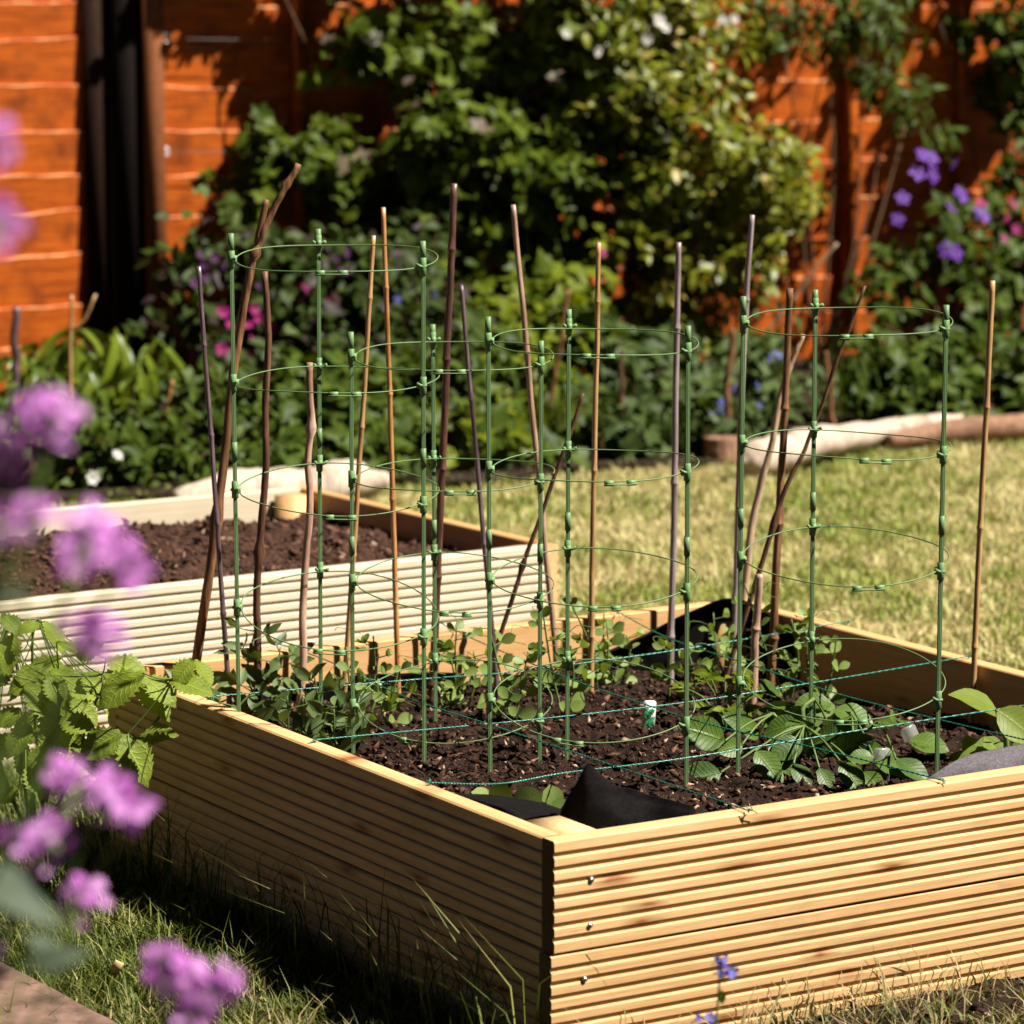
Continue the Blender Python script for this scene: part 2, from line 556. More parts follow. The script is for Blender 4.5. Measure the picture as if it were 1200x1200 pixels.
def leaf_tpl(width, rows=5, fold=.16, curl=.25, serr=0, cross=3, power=.9, base=.32, wav=0.0):
    """leaf along x 0..1; returns V, Q, UV"""
    V, U = [], []
    vs = np.linspace(-1, 1, cross)
    for i in range(rows + 1):
        t = i / rows
        w = width * (math.sin(math.pi * t ** (math.log(.5) / math.log(base + .12))) ** power if 0 < t < 1 else .02)
        if serr and 0 < i < rows:
            w *= 1.0 + (serr if i % 2 else -serr)
        for v in vs:
            V.append((t - abs(v) * .04 * (1 if serr and i % 2 else 0), v * w / 2,
                      fold * abs(v) * w - curl * t * t + wav * math.sin(t * 14 + v * 2.2) * abs(v)))
            U.append((t, v))
    Q = []
    for i in range(rows):
        for j in range(cross - 1):
            a = i * cross + j
            Q.append((a, a + 1, a + cross + 1, a + cross))
    return np.array(V), np.array(Q), np.array(U)


def lobed_tpl(lobes=5, deep=.35, cup=.12):
    """palmate leaf, petiole end at the origin, pointing along x"""
    n = lobes * 4
    V, U = [(.12, 0, 0)], [(0, 0)]
    for i in range(n + 1):
        a = -2.45 + 4.9 * i / n
        ph = (i / n * lobes) % 1.0
        r = (.62 + .38 * math.cos(a * .55)) * (1 - deep * (.5 + .5 * math.cos(2 * math.pi * ph)) * (.5 if i in (0, n) else 1))
        V.append((.25 + r * .72 * math.cos(a), r * .62 * math.sin(a), cup * r * abs(math.sin(a)) - .22 * max(0, r * math.cos(a)) ** 2))
        U.append((r, a / 2.45))
    T = [(0, i + 1, i + 2) for i in range(n)]
    V = np.array(V)
    Q = np.array([(a, b, c, c) for a, b, c in T])
    return V, np.array(T), np.array(U)


T_OV = leaf_tpl(.56, 4, .14, .22)
T_OVB = leaf_tpl(.60, 7, .10, .22, cross=5, wav=.012)
T_LAN = leaf_tpl(.26, 5, .12, .45)
T_LONG = leaf_tpl(.21, 6, .14, .5)
T_RASP = leaf_tpl(.66, 18, .10, .20, serr=.13, cross=5, wav=.014, base=.36)
T_POT = leaf_tpl(.74, 8, .09, .20, cross=5, wav=.012, power=.75, base=.36)
T_BEAN = leaf_tpl(.46, 6, .13, .16, cross=5, wav=.010)
T_PEA = leaf_tpl(.70, 6, .12, .10, power=.7, base=.45)
T_ROUND = leaf_tpl(.86, 6, .10, .12, power=.62, base=.42)
T_PET = leaf_tpl(.75, 3, .08, .15, power=.7, base=.55)
T_LOB = lobed_tpl()
T_LOB3 = lobed_tpl(3, .42)
T_STRAP = leaf_tpl(.05, 6, .1, .55)


def nrm(a):
    a = np.asarray(a, dtype=float)
    return a / (np.linalg.norm(a, axis=-1, keepdims=True) + 1e-12)


SUN_TO = nrm([.717, -.20, 1.0])


def scatter(mb, tpl, P, axis, normal, size):
    """add one copy of the template per row"""
    V, Fc, U = tpl
    P = np.atleast_2d(P); N = len(P)
    x = nrm(np.atleast_2d(axis))
    z = np.atleast_2d(normal) - x * np.sum(np.atleast_2d(normal) * x, 1)[:, None]
    z = nrm(z)
    y = np.cross(z, x)
    size = np.broadcast_to(np.asarray(size, dtype=float), (N,))
    W = (V[None, :, 0, None] * x[:, None, :] + V[None, :, 1, None] * y[:, None, :] + V[None, :, 2, None] * z[:, None, :]) * size[:, None, None] + P[:, None, :]
    k = len(V)
    Fa = (Fc[None] + (np.arange(N) * k)[:, None, None]).reshape(-1, Fc.shape[1])
    UU = np.tile(U, (N, 1))
    if Fc.shape[1] == 4:
        mb.add(W.reshape(-1, 3), Fa, None, UU)
    else:
        mb.add(W.reshape(-1, 3), None, Fa, UU)


def flower_mesh(name, petals, size, mat, cup=.35, centre=None):
    mb = MB()
    for i in range(petals):
        a = 2 * math.pi * i / petals + random.uniform(-.1, .1)
        ax = np.array([math.cos(a), math.sin(a), cup])
        n = np.array([-math.cos(a) * cup, -math.sin(a) * cup, 1])
        scatter(mb, T_PET, np.zeros(3) + ax * size * .06, ax, n, size * .55)
    th = np.linspace(0, 2 * np.pi, 7)[:-1]
    mb.tube([(0, 0, -size * .45), (0, 0, -size * .1), (0, 0, size * .06)], [size * .05, size * .07, size * .08], 6)
    V = np.concatenate(mb.V)
    me_o = mesh_np(name, V, mb.Q + mb.T, [mat, M['stem']], None, np.concatenate(mb.U))
    me = me_o.data
    nq = petals * len(T_PET[1])
    idx = np.zeros(len(me.polygons), dtype=np.int32); idx[nq:] = 1
    me.polygons.foreach_set('material_index', idx)
    bpy.data.objects.remove(me_o)
    return me


def place_mesh(name, me, parent, pos, normal, spin=0.0, scale=1.0):
    o = bpy.data.objects.new(name, me)
    C.objects.link(o)
    o.parent = parent
    q = Vector(normal).to_track_quat('Z', 'Y')
    m = Matrix.Translation(Vector(pos)) @ q.to_matrix().to_4x4() @ Matrix.Rotation(spin, 4, 'Z') @ Matrix.Scale(scale, 4)
    o.matrix_local = parent_matrix(parent).inverted() @ m
    return o


# ------------------------------------------------------------------ the setting
def fbm(x, y, z=0.0, s=1.0, o=4):
    return noise.fractal(Vector((x * s, y * s, z)), 1.0, 2.0, o)


NA = np.array([.0508, 3.9315]); NYAW = .5524; NL, NW = 1.257, 1.160   # the near bed: corner, turn, depth, width
FC = np.array([.0865, 6.18]); FYAW2 = .585; FL, FW = .93, 2.1           # the far bed: its front right corner


def near_local(x, y):
    d = np.array([x, y]) - NA
    c, s = math.cos(NYAW), math.sin(NYAW)
    return d[0] * c + d[1] * s, -d[0] * s + d[1] * c


def near_world(lx, ly, z=0.0):
    c, s = math.cos(NYAW), math.sin(NYAW)
    return np.array([NA[0] + lx * c - ly * s, NA[1] + lx * s + ly * c, z])


def far_world(lx, ly, z=0.0):
    """lx runs left from the right end"""
    c, s = math.cos(FYAW2), math.sin(FYAW2)
    return np.array([FC[0] - lx * c - ly * s, FC[1] - lx * s + ly * c, z])


def ground_h(x, y):
    return .012 * fbm(x, y, 3.1, 1.6) - .010


def grid(nx, ny, fn):
    u = np.linspace(0, 1, nx); v = np.linspace(0, 1, ny)
    V = np.array([fn(a, b) for b in v for a in u])
    i = (np.arange(ny - 1)[:, None] * nx + np.arange(nx - 1)[None, :]).ravel()
    Q = np.stack([i, i + 1, i + nx + 1, i + nx], 1)
    return V, Q


def gfn(a, b):
    x = -6 + 13 * a; y = 5.0 + 9.0 * b
    return (x, y, ground_h(x, y))


V, Q = grid(200, 150, gfn)
mb = MB(); mb.add(V, Q)
kind(mb.build('lawn', M['lawn']), 'structure')


def bfn(a, b):
    s = -6.5 + 15 * a
    off = 2.12 * (1 - b) - .6 * b
    off += (.10 * math.sin(s * 3.1) + .07 * math.sin(s * 7.7)) * (1 - b)
    p = F0 + FD * s + FN * off
    return (p[0], p[1], ground_h(p[0], p[1]) + .022 + .02 * fbm(p[0], p[1], 0, 6) * b)


V, Q = grid(150, 30, bfn)
mb = MB(); mb.add(V, Q)
kind(mb.build('flower_border', M['earth']), 'structure')

mb = MB(); mb.add([(-60, -40, -.045), (60, -40, -.045), (60, 90, -.045), (-60, 90, -.045)], [(0, 1, 2, 3)])
kind(mb.build('ground', M['earth']), 'structure')


def tfn(a, b):
    # greener turf round the front and left of the near bed, darkened to cut bounce
    y = 1.4 + 4.2 * b
    x = -1.05 + 5.5 * a
    return (x, y, ground_h(x, y) + .005)


V, Q = grid(110, 110, tfn)
mb = MB(); mb.add(V, Q)
kind(mb.build('green_turf', M['turf']), 'structure')


def ffn(a, b):
    x = -3.2 + 2.2 * a + .05 * math.sin(b * 40) * a; y = .3 + 5.2 * b
    return (x, y, ground_h(x, y) + .010 + .012 * fbm(x, y, 4, 5))


V, Q = grid(50, 110, ffn)
mb = MB(); mb.add(V, Q)
kind(mb.build('flower_border', M['earth']), 'structure')  # unseen bed beside the foreground flowers, laid dark to cut bounced light

# strip of bare earth in front of the near bed
V, Q = grid(60, 16, lambda a, b: (lambda p: (p[0], p[1], .006 + .012 * fbm(p[0] * 3, p[1] * 3, 5, 4) - .03 * (b > .99)))(near_world(.30 + 1.2 * a, -.01 - (.03 + .30 * a) * b - .0)))
mb = MB(); mb.add(V, Q)
kind(mb.build('bare_earth', M['earth']), 'structure')


# ------------------------------------------------------------------ decking planks and raised beds
def deck_profile(h=.139, t=.028, n=8, g=.0037, d=.0038):
    p = h / n
    pts = []
    for i in range(n):
        z0, z1 = i * p, (i + 1) * p
        r = .0022
        if i == 0:
            pts += [(r * 1.4, z0), (.0004, z0 + r)]
        else:
            pts += [(d, z0 + g / 2), (.0012, z0 + g / 2 + .0006), (0, z0 + g / 2 + .0026)]
        if i == n - 1:
            pts += [(.0004, z1 - r), (r * 1.4, z1)]
        else:
            pts += [(0, z1 - g / 2 - .0026), (.0012, z1 - g / 2 - .0006), (d, z1 - g / 2)]
    pts += [(t - .002, h), (t, h - .002), (t, .002), (t - .002, 0)]
    return pts


PROF = deck_profile()


def plank(parent, length, loc, rotz, mat, smooth_face=False, warp=0.0):
    prof = PROF if not smooth_face else [(0, .002), (0, .137), (.002, .139), (.026, .139), (.028, .137), (.028, .002), (.026, 0), (.002, 0)]
    k = len(prof)
    ns = 9
    V = []
    for i in range(ns):
        x = length * i / (ns - 1)
        w = warp * math.sin(math.pi * i / (ns - 1) + parent.location[0])
        for (y, z) in prof:
            V.append((x, y + w, z))
    Q = []
    for i in range(ns - 1):
        for j in range(k):
            a, b = i * k + j, i * k + (j + 1) % k
            Q.append((a, b, b + k, a + k))
    me = bpy.data.meshes.new('plank')
    faces = [tuple(q) for q in Q] + [tuple(reversed(range(k))), tuple(range((ns - 1) * k, ns * k))]
    me.from_pydata(V, [], faces)
    me.materials.append(mat); me.materials.append(M['cutend'] if mat is M['pine'] else M['endgrain'])
    me.polygons[len(faces) - 1].material_index = 1
    me.polygons[len(faces) - 2].material_index = 1
    me.update()
    import bmesh
    bm = bmesh.new(); bm.from_mesh(me); bmesh.ops.recalc_face_normals(bm, faces=bm.faces); bm.to_mesh(me); bm.free()
    o = bpy.data.objects.new('plank', me)
    C.objects.link(o)
    o.parent = parent
    o.location = loc
    o.rotation_euler = (0, 0, rotz)
    return o


def screw(parent, x, z, r=.0034):
    mb = MB()
    th = np.linspace(0, 2 * np.pi, 13)[:-1]
    mb.tube([(x, -.0015, z), (x, -.0022, z), (x, .004, z)], [r * .8, r, r * .5], 12)
    mb.box((x, -.0026, z), (r * 1.1, .0008, r * .3)); mb.box((x, -.0027, z), (r * .3, .0008, r * 1.1))
    return mb.build('screw', M['steel'], parent, False, world=False)


PI = math.pi
# near bed
bed = thing('raised_bed', 'honey coloured raised bed of grooved decking boards with crops and canes', 'raised bed', (NA[0], NA[1], 0), NYAW)
for k, z in enumerate((.141, 0.0)):
    p = plank(bed, NW, (-.0 - .004 * k, 0, z), 0, M['pine'], warp=.0015 * (k - .5))
    for sx_, sz in (((.052, .086), (.05, .03)) if k == 0 else ((.047, .105), (.047, .035))):
        screw(p, sx_, sz); screw(p, NW - sx_, sz)
    plank(bed, NL - .057, (0, NL - .0285, z), -PI / 2, M['pine'])
    plank(bed, NL - .057, (NW, .0285, z), PI / 2, M['peach'])
    plank(bed, NW, (NW, NL, z), PI, M['peach'])
mbp = MB(); mbp.box((.0287 + .0255, .0287 + .043, .1395), (.051, .086, .278)); mbp.build('corner_post', M['endgrain'], bed, False, False)
for (x, y) in ((NW - .055, .055), (.055, NL - .055), (NW - .055, NL - .055)):
    mbp = MB(); mbp.box((x, y, .13), (.05, .05, .25)); mbp.build('corner_post', M['peach'], bed, False, False)

# far bed (its own axes: local x to the right end)
fo = far_world(FW, 0)
bed2 = thing('raised_bed', 'pale new wooden raised bed filled with bare reddish compost', 'raised bed', (fo[0], fo[1], 0), FYAW2)
for z in (.141, 0.0):
    plank(bed2, FW - .0285, (0, 0, z), 0, M['pale'])
    plank(bed2, FL, (FW, 0, z), PI / 2, M['peach'])
    plank(bed2, FL, (0, FL, z), -PI / 2, M['pale'])
    plank(bed2, FW - .057, (FW - .0285, FL, z), PI, M['pale'])
for (x, y) in ((FW - .06, .055), (FW - .065, FL - .06), (.06, .055), (.06, FL - .06)):
    mbp = MB(); mbp.box((x, y, .135), (.06, .05, .272)); mbp.build('corner_post', M['peach'], bed2, False, False)


# soils
def soil_z(lx, ly):
    z = .198 + .014 * fbm(lx, ly, 1.7, 7) + .012 * fbm(lx, ly, 4.2, 24)
    z -= .022 * max(0, (lx - .70) / .4) * max(0, min(1, (ly - .25) / .4))
    z += .012 * math.exp(-((lx - .3) ** 2 + (ly - .5) ** 2) / .1)
    return z


def soil_at(x, y):
    return soil_z(*near_local(x, y))


def sfn(a, b):
    lx, ly = .0292 + (NW - .0584) * a, .0292 + (NL - .0584) * b
    z = soil_z(lx, ly) + .006 * fbm(lx, ly, 9.2, 75, 3)
    return near_world(lx, ly, z)


V, Q = grid(230, 250, sfn)
mb = MB(); mb.add(V, Q)
kind(mb.build('soil', M['soil']), 'structure')


def soil2_z(lx, ly):
    m = min(1, min(ly - .03, FL - .03 - ly) / .13); m = max(0, m)
    mr = max(0, min(1, (lx - .03) / .5))
    return .212 + .045 * m * (.25 + .75 * mr) + .018 * fbm(lx, ly, 2.2, 8) + .016 * fbm(lx, ly, 5.2, 26)


V, Q = grid(300, 150, lambda a, b: (lambda lx, ly: far_world(lx, ly, soil2_z(lx, ly) + .006 * fbm(lx, ly, 7, 75, 3)))(FW - .0292 - (FW - .0584) * a, .0292 + (FL - .0584) * b))
mb = MB(); mb.add(V, Q)
kind(mb.build('soil', M['soil2']), 'structure')


def chunk_tpl(seed):
    r = np.random.default_rng(seed)
    V = np.array([[1, 0, 0], [-1, 0, 0], [0, 1, 0], [0, -1, 0], [0, 0, 1], [0, 0, -1.0]]) * r.uniform(.6, 1.2, (6, 1)) + r.normal(0, .18, (6, 3))
    T = np.array([[0, 2, 4], [2, 1, 4], [1, 3, 4], [3, 0, 4], [2, 0, 5], [1, 2, 5], [3, 1, 5], [0, 3, 5]])
    return V, T, np.zeros((6, 2))


def crumbs(name, n, fn, smin, smax, mat):
    mb = MB()
    for s in range(5):
        k = n // 5
        P = np.array([fn() for _ in range(k)])
        ax = rng.normal(size=(k, 3)); ax[:, 2] *= .5
        size = smin + (smax - smin) * rng.random(k) ** 4
        tpl = chunk_tpl(s)
        st = (tpl[0] * np.array([1.7, .7, .6]), tpl[1], tpl[2])
        scatter(mb, st, P, ax, rng.normal(size=(k, 3)), size)
    return kind(mb.build(name, mat, None, False), 'stuff')


def nf():
    lx, ly = random.uniform(.035, NW - .035), random.uniform(.035, NL - .035)
    return near_world(lx, ly, soil_z(lx, ly) + .002)


def ff():
    lx, ly = random.uniform(.035, 1.5), random.uniform(.035, FL - .035)
    return far_world(lx, ly, soil2_z(lx, ly) + .002)


crumbs('soil_crumbs', 26000, nf, .0010, .0085, M['crumb'])
crumbs('soil_crumbs', 9000, ff, .002, .012, M['crumb2'])


def ef():
    p = near_world(random.uniform(.3, 1.4), -random.uniform(.01, .3))
    return (p[0], p[1], .012)


crumbs('mulch', 900, ef, .002, .010, M['crumb'])


# ------------------------------------------------------------------ grass
def in_near(x, y, m=.0):
    a, b = near_local(x, y)
    return -m < a < NW + m and -m < b < NL + m


def in_far(x, y, m=.0):
    d = np.array([x, y]) - FC
    c, s = math.cos(FYAW2), math.sin(FYAW2)
    a, b = -(d[0] * c + d[1] * s), -d[0] * s + d[1] * c
    return -m < a < FW + m and -m < b < FL + m


def blades(N, pick, lmin, lmax, width, straw, lean=.6):
    P, L, S = [], [], []
    while len(P) < N:
        x, y = pick()
        if in_near(x, y, .004) or in_far(x, y, .004):
            continue
        off = (np.array([x, y, 0]) - F0).dot(FN)
        if off < 1.98 + .1 * math.sin(x * 9):
            continue
        cl = fbm(x, y, 8.8, 11)
        if cl < -.35 and random.random() < .6:
            continue
        P.append((x, y, ground_h(x, y) - .003))
        L.append(random.uniform(lmin, lmax) * (1 + .5 * cl))
        S.append(straw + random.uniform(-.12, .12))
    P = np.array(P); L = np.array(L); n = len(P)
    a = rng.random(n) * 2 * np.pi
    ln = (rng.random(n) ** .7) * lean
    D = np.stack([np.cos(a) * ln, np.sin(a) * ln, np.ones(n)], 1); D = nrm(D)
    side = np.stack([-np.sin(a + rng.normal(0, .6, n)), np.cos(a), np.zeros(n)], 1); side = nrm(side)
    w = width * (.6 + .8 * rng.random(n))
    mid = P + D * (L * .55)[:, None]
    D2 = nrm(D + np.stack([np.cos(a), np.sin(a), -.5 * np.ones(n)], 1) * (.35 + .6 * rng.random(n))[:, None])
    tip = mid + D2 * (L * .5)[:, None]
    V = np.stack([P - side * w[:, None] / 2, P + side * w[:, None] / 2, mid - side * w[:, None] * .4, mid + side * w[:, None] * .4, tip], 1).reshape(-1, 3)
    b = np.arange(n)[:, None] * 5
    Q = b + np.array([[0, 1, 3, 2]]); T = b + np.array([[2, 3, 4]])
    U = np.repeat(np.stack([np.zeros(n), np.array(S)], 1), 5, axis=0)
    return V, Q, T, U


mb = MB()


def pk_back():
    y = 5.3 + 5.3 * random.random() ** .9
    h = y / F * 620
    return random.uniform(-h, h), y


def pk_front():
    y = random.uniform(3.75, 5.6)
    return random.uniform(-y * .17, .12), y


def pk_right():
    p = near_world(random.uniform(.1, 1.2), -random.uniform(.005, .30))
    return p[0], p[1]


mb.add(*blades(80000, pk_back, .010, .034, .0045, .02))


def pk_back_wide():
    return random.uniform(-3.5, 5.0), random.uniform(5.2, 12.0)


mb.add(*blades(40000, pk_back_wide, .02, .045, .0065, .02))
kind(mb.build('dry_grass', M['drygrass']), 'stuff')
mb = MB()
mb.add(*blades(36000, pk_front, .018, .045, .0026, -.17))
mb.add(*blades(3500, pk_front, .045, .08, .0022, -.12, .9))


def pk_wide():
    return random.uniform(-.95, 2.6), random.uniform(2.2, 5.4)


mb.add(*blades(26000, pk_wide, .025, .055, .0040, -.15))
mb.add(*blades(1500, pk_right, .03, .10, .0017, .22, 1.2))


def pk_side():
    p = near_world(-random.uniform(.006, .07), random.uniform(0.0, 1.2))
    return p[0], p[1]


def pk_edge():
    p = near_world(random.uniform(.02, .6), -random.uniform(.005, .05))
    return p[0], p[1]


mb.add(*blades(260, pk_side, .08, .20, .0026, -.1, .5))
mb.add(*blades(60, pk_edge, .05, .12, .0020, .1, .6))
kind(mb.build('grass', M['grass']), 'stuff')

# ------------------------------------------------------------------ fence


def fence_panel(label, s0, s1, battens, seed, z0=.04, z1=1.86):
    p0 = F0 + FD * s0
    t = thing('boundary_fence', label, 'fence panel', p0, FYAW)
    rd = random.Random(seed)
    L = s1 - s0
    nb = int((z1 - z0) / .136)
    mb = MB()
    ns = 26
    ph = [rd.uniform(0, 6) for _ in range(nb + 2)]
    tilt = [rd.uniform(-.02, .02) + (.024 if seed == 1 else 0) for _ in range(nb + 2)]
    for i in range(nb):
        zt0 = z0 + (i + 1) * .136
        zb0 = zt0 - .164
        rows = []
        for j in range(ns + 1):
            x = L * j / ns
            wv = (.009 if seed == 1 else .005) * math.sin(x * 2.9 + ph[i]) + .003 * math.sin(x * 9.1 + ph[i] * 2) + .0025 * math.sin(x * 31 + ph[i] * 3) + tilt[i] * (x / L - .5) * 2
            zt = zt0 + wv
            zb = max(z0 - .03, zb0)
            # the top edge stands proud, the foot tucks behind the board below
            rows.append([(x, -.028, zt), (x, -.0165, zt + .001), (x, -.003, zb), (x, -.014, zb)])
        V = np.array(rows).reshape(-1, 3)
        Q, U = [], np.zeros((len(V), 2))
        for j in range(ns):
            a, b = j * 4, j * 4 + 4
            Q += [(a, a + 3, b + 3, b), (a + 1, b + 1, b + 2, a + 2)]
        mb.add(V, Q, None, U)
        # sawn top edge as its own strip, so that it stays raw wood
        E = np.array([[(r[0][0], r[0][1] - .0008, r[0][2] - .0042), (r[0][0], r[0][1], r[0][2] + .0006), (r[1][0], r[1][1], r[1][2] + .0006)] for r in rows]).reshape(-1, 3)
        QE = []
        for j in range(ns):
            a = j * 3
            QE += [(a, a + 3, a + 4, a + 1), (a + 1, a + 4, a + 5, a + 2)]
        mb.add(E, QE, None, np.tile([[0, 1.0]], (len(E), 1)))
    mb.build('board', M['fence'], t, False, world=False)
    for bx, wd, dp in battens:
        m2 = MB(); m2.box((bx - s0, -.035 - dp / 2, (z0 + z1) / 2), (wd, dp, z1 - z0))
        m2.build('batten', M['fence'], t, False, False)
    m2 = MB(); m2.box((L / 2, -.01, z1 + .02), (L, .06, .025)); m2.build('capping', M['fence'], t, False, False)
    return t


sA, sB = fs(99), fs(186)
sM = sB + 1.83
fence_panel('orange stained overlap fence panel with wavy boards, left of the dark post', sA - 1.83, sA, [(sA - 1.2, .04, .03)], 1)
p2 = fence_panel('orange fence panel right of the dark post, half hidden by the leafy vine', sB - .045, sM, [(fs(353, .05), .042, .03), (sB + .95, .042, .03), (sB + 1.4, .042, .03)], 2)
fence_panel('orange fence panel at the far left end of the row, beyond the picture edge', sA - 3.76, sA - 1.93, [(sA - 2.8, .04, .03)], 4)
fence_panel('orange fence panel at the far right end of the row, beyond the picture edge', sM + 2.03, sM + 3.86, [(sM + 3.0, .04, .03)], 5)
m2 = MB(); m2.box((-.002, -.070, .95), (.062, .075, 1.82)); m2.build('edge_batten', M['batten'], p2, False, False)
fence_panel('orange fence panel behind the purple flowered climber at the right', sM + .1, sM + 1.93, [(fs(995, .05), .045, .03), (sM + .14, .04, .03), (sM + 1.3, .042, .03)], 3)
for lab, s in (('nearly black fence post between the bare boards and the vine', (sA + sB) / 2 + .004), ('dark fence post hidden behind the golden leaved climber', sM + .05), ('dark fence post beyond the left edge of the picture', sA - 1.88), ('dark fence post beyond the right edge of the picture', sM + 1.98)):
    p = F0 + FD * s + FN * .012
    t = thing('fence_post', lab, 'fence post', p, FYAW)
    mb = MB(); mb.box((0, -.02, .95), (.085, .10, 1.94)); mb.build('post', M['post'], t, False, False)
    mb = MB(); mb.box((-.096, .0, .95), (.08, .07, 1.86)); mb.build('post_shadow_strip', M['post_shade'], t, False, False)  # added dark strip where the post's shadow falls on the boards
    mb = MB(); mb.box((0, -.02, 1.93), (.125, .12, .03)); mb.build('post_cap', M['post'], t, False, False)

# training wires with eye bolts
for i, (y0, sag) in enumerate(((45, .004), (178, .004), (330, .004))):
    a = onf(191, y0, .085); b = a + FD * 1.78
    w = ('topmost', 'middle', 'lowest')[i]
    t = thing('training_wire', w + ' thin training wire on the orange fence, fixed by a shiny eye bolt', 'wire', a)
    mb = MB()
    mb.tube([a + (b - a) * u - np.array([0, 0, .02 * u + sag * math.sin(PI * u)]) for u in np.linspace(0, 1, 12)], .0011, 5)
    mb.build('wire', M['wire'], t)
    mb = MB()
    th = np.linspace(0, 2 * np.pi, 14)
    mb.tube([a + FD * (.012 * math.cos(q) + .010) + np.array([0, 0, .012 * math.sin(q)]) for q in th], .0034, 6)
    mb.tube([a - FD * .002, a - FD * .03 + FN * -.02, a - FN * .055 - FD * .03], .004, 6)
    mb.build('eye_bolt', M['steel'], t)


# ------------------------------------------------------------------ background plants
def bush(name, label, cat, base, blobs, tpl, size, mat, twig=.10, per=7, dens=1.0, droop=.25, flowers=(), stemmat=None, up=.7, main=True):
    """blobs: (px, py, rx, ry, off, thick, twigs). A plant rooted at base (px, off)."""
    g = onf(base[0], 300, base[1]); g[2] = ground_h(g[0], g[1]) + .01
    t = thing(name, label, cat, g)
    fo_, st = MB(), MB()
    allc = []
    for (px, py, rx, ry, off, th, nt_) in blobs:
        c = onf(px, py, off); allc.append(c)
        s = c[1] / F
        n = int(nt_ * dens * .72)
        m_ = max(2, n // 7)
        qc = nrm(rng.normal(size=(m_, 3))) * (rng.random(m_) ** .40)[:, None]
        q = qc[rng.integers(0, m_, n)] + rng.normal(size=(n, 3)) * np.array([.045 / (rx * s), .05 / th * .8, .035 / (ry * s)])
        P = c + (q[:, 0] * rx * s)[:, None] * FD + (q[:, 1] * th)[:, None] * FN + np.stack([np.zeros(n), np.zeros(n), q[:, 2] * ry * s], 1)
        P[:, 2] = np.maximum(P[:, 2], .03)
        out = (q[:, 0] * rx * s)[:, None] * FD * 2 + (.25 + np.abs(q[:, 1]))[:, None] * FN * .35 + np.stack([np.zeros(n), np.zeros(n), q[:, 2] * ry * s + .12], 1)
        D = nrm(nrm(out) + rng.normal(0, .5, (n, 3)))
        for k in range(per):
            u = (k + .5) / per
            pos = P + D * (u * twig) + rng.normal(0, twig * .10, (n, 3))
            sd = nrm(np.cross(D, rng.normal(size=(n, 3))))
            ax = nrm(D * .45 + sd * .9 + np.array([0, 0, -droop]) + rng.normal(0, .2, (n, 3)))
            nr = np.array([0, 0, up]) + FN * .42 + SUN_TO * .25 + rng.normal(0, .38, (n, 3))
            scatter(fo_, tpl, pos, ax, nr, size * (.6 + .75 * rng.random(n)))
        for i in range(n):
            if i % 2 == 0:
                st.tube([P[i] - D[i] * twig * .25, P[i] + D[i] * twig * .5, P[i] + D[i] * twig * 1.05], [.0028, .002, .001], 4, False)
    if main:
        for c in allc:
            j = rng.normal(0, .05, 3)
            mid = (g * .45 + c * .55) + j
            pts = spline([g + rng.normal(0, .03, 3) * np.array([1, 1, 0]), g * .8 + c * .2 + j * .5, mid, c], 10)
            st.tube(pts, np.linspace(.0075, .003, 10), 6)
    fo_.build('foliage', mat, t)
    if st.n:
        st.build('stem', stemmat or M['twig'], t)
    for (me, pts, off, jit) in flowers:
        for (px, py) in pts:
            p = onf(px, py, off)
            nr = nrm(FN + rng.normal(0, .4, 3) + np.array([0, 0, .3]))
            place_mesh('flower', me, t, p, nr, random.uniform(0, 6), random.uniform(.8, 1.2))
    return t


fm_violet = flower_mesh('violet_flower', 5, .052, M['p_violet'], .15)
fm_mag = flower_mesh('magenta_flower', 5, .034, M['p_magenta'], .5)
fm_dark = flower_mesh('plum_flower', 5, .030, M['p_dark'], .5)
fm_white = flower_mesh('white_flower', 6, .036, M['p_white'], .4)
fm_blue = flower_mesh('blue_flower', 5, .024, M['p_blue'], .15)

bush('vine', 'large dark green lobed leaf vine trained on wires across the orange fence', 'climber', (520, .35), [
    (590, 52, 190, 20, .30, .10, 95), (700, 20, 60, 30, .3, .1, 30), (470, 60, 70, 14, .3, .07, 26),
    (500, 178, 250, 34, .36, .12, 170), (310, 195, 55, 32, .33, .10, 34), (285, 225, 30, 20, .33, .06, 12), (690, 150, 80, 40, .32, .12, 46),
    (560, 235, 180, 34, .28, .10, 90), (450, 262, 60, 30, .24, .08, 22), (600, 115, 120, 40, .22, .08, 40), (640, 300, 90, 40, .26, .1, 24), (510, 310, 60, 40, .3, .1, 22),
    (690, 215, 70, 55, .36, .14, 50), (640, 245, 90, 45, .34, .12, 46), (715, 330, 60, 55, .4, .14, 36), (600, 330, 80, 40, .4, .14, 36),
    # growth along the top of the fence, above the picture
    (290, -98, 95, 12, .13, .05, 40), (490, -70, 110, 40, .22, .10, 84), (760, -80, 120, 40, .32, .14, 70)],
    T_LOB, .066, M['l_vine'], .13, 8, 1.0, .3,
    flowers=[(fm_white, [(431, 44), (438, 46), (434, 40), (442, 42)], .42, 0)])
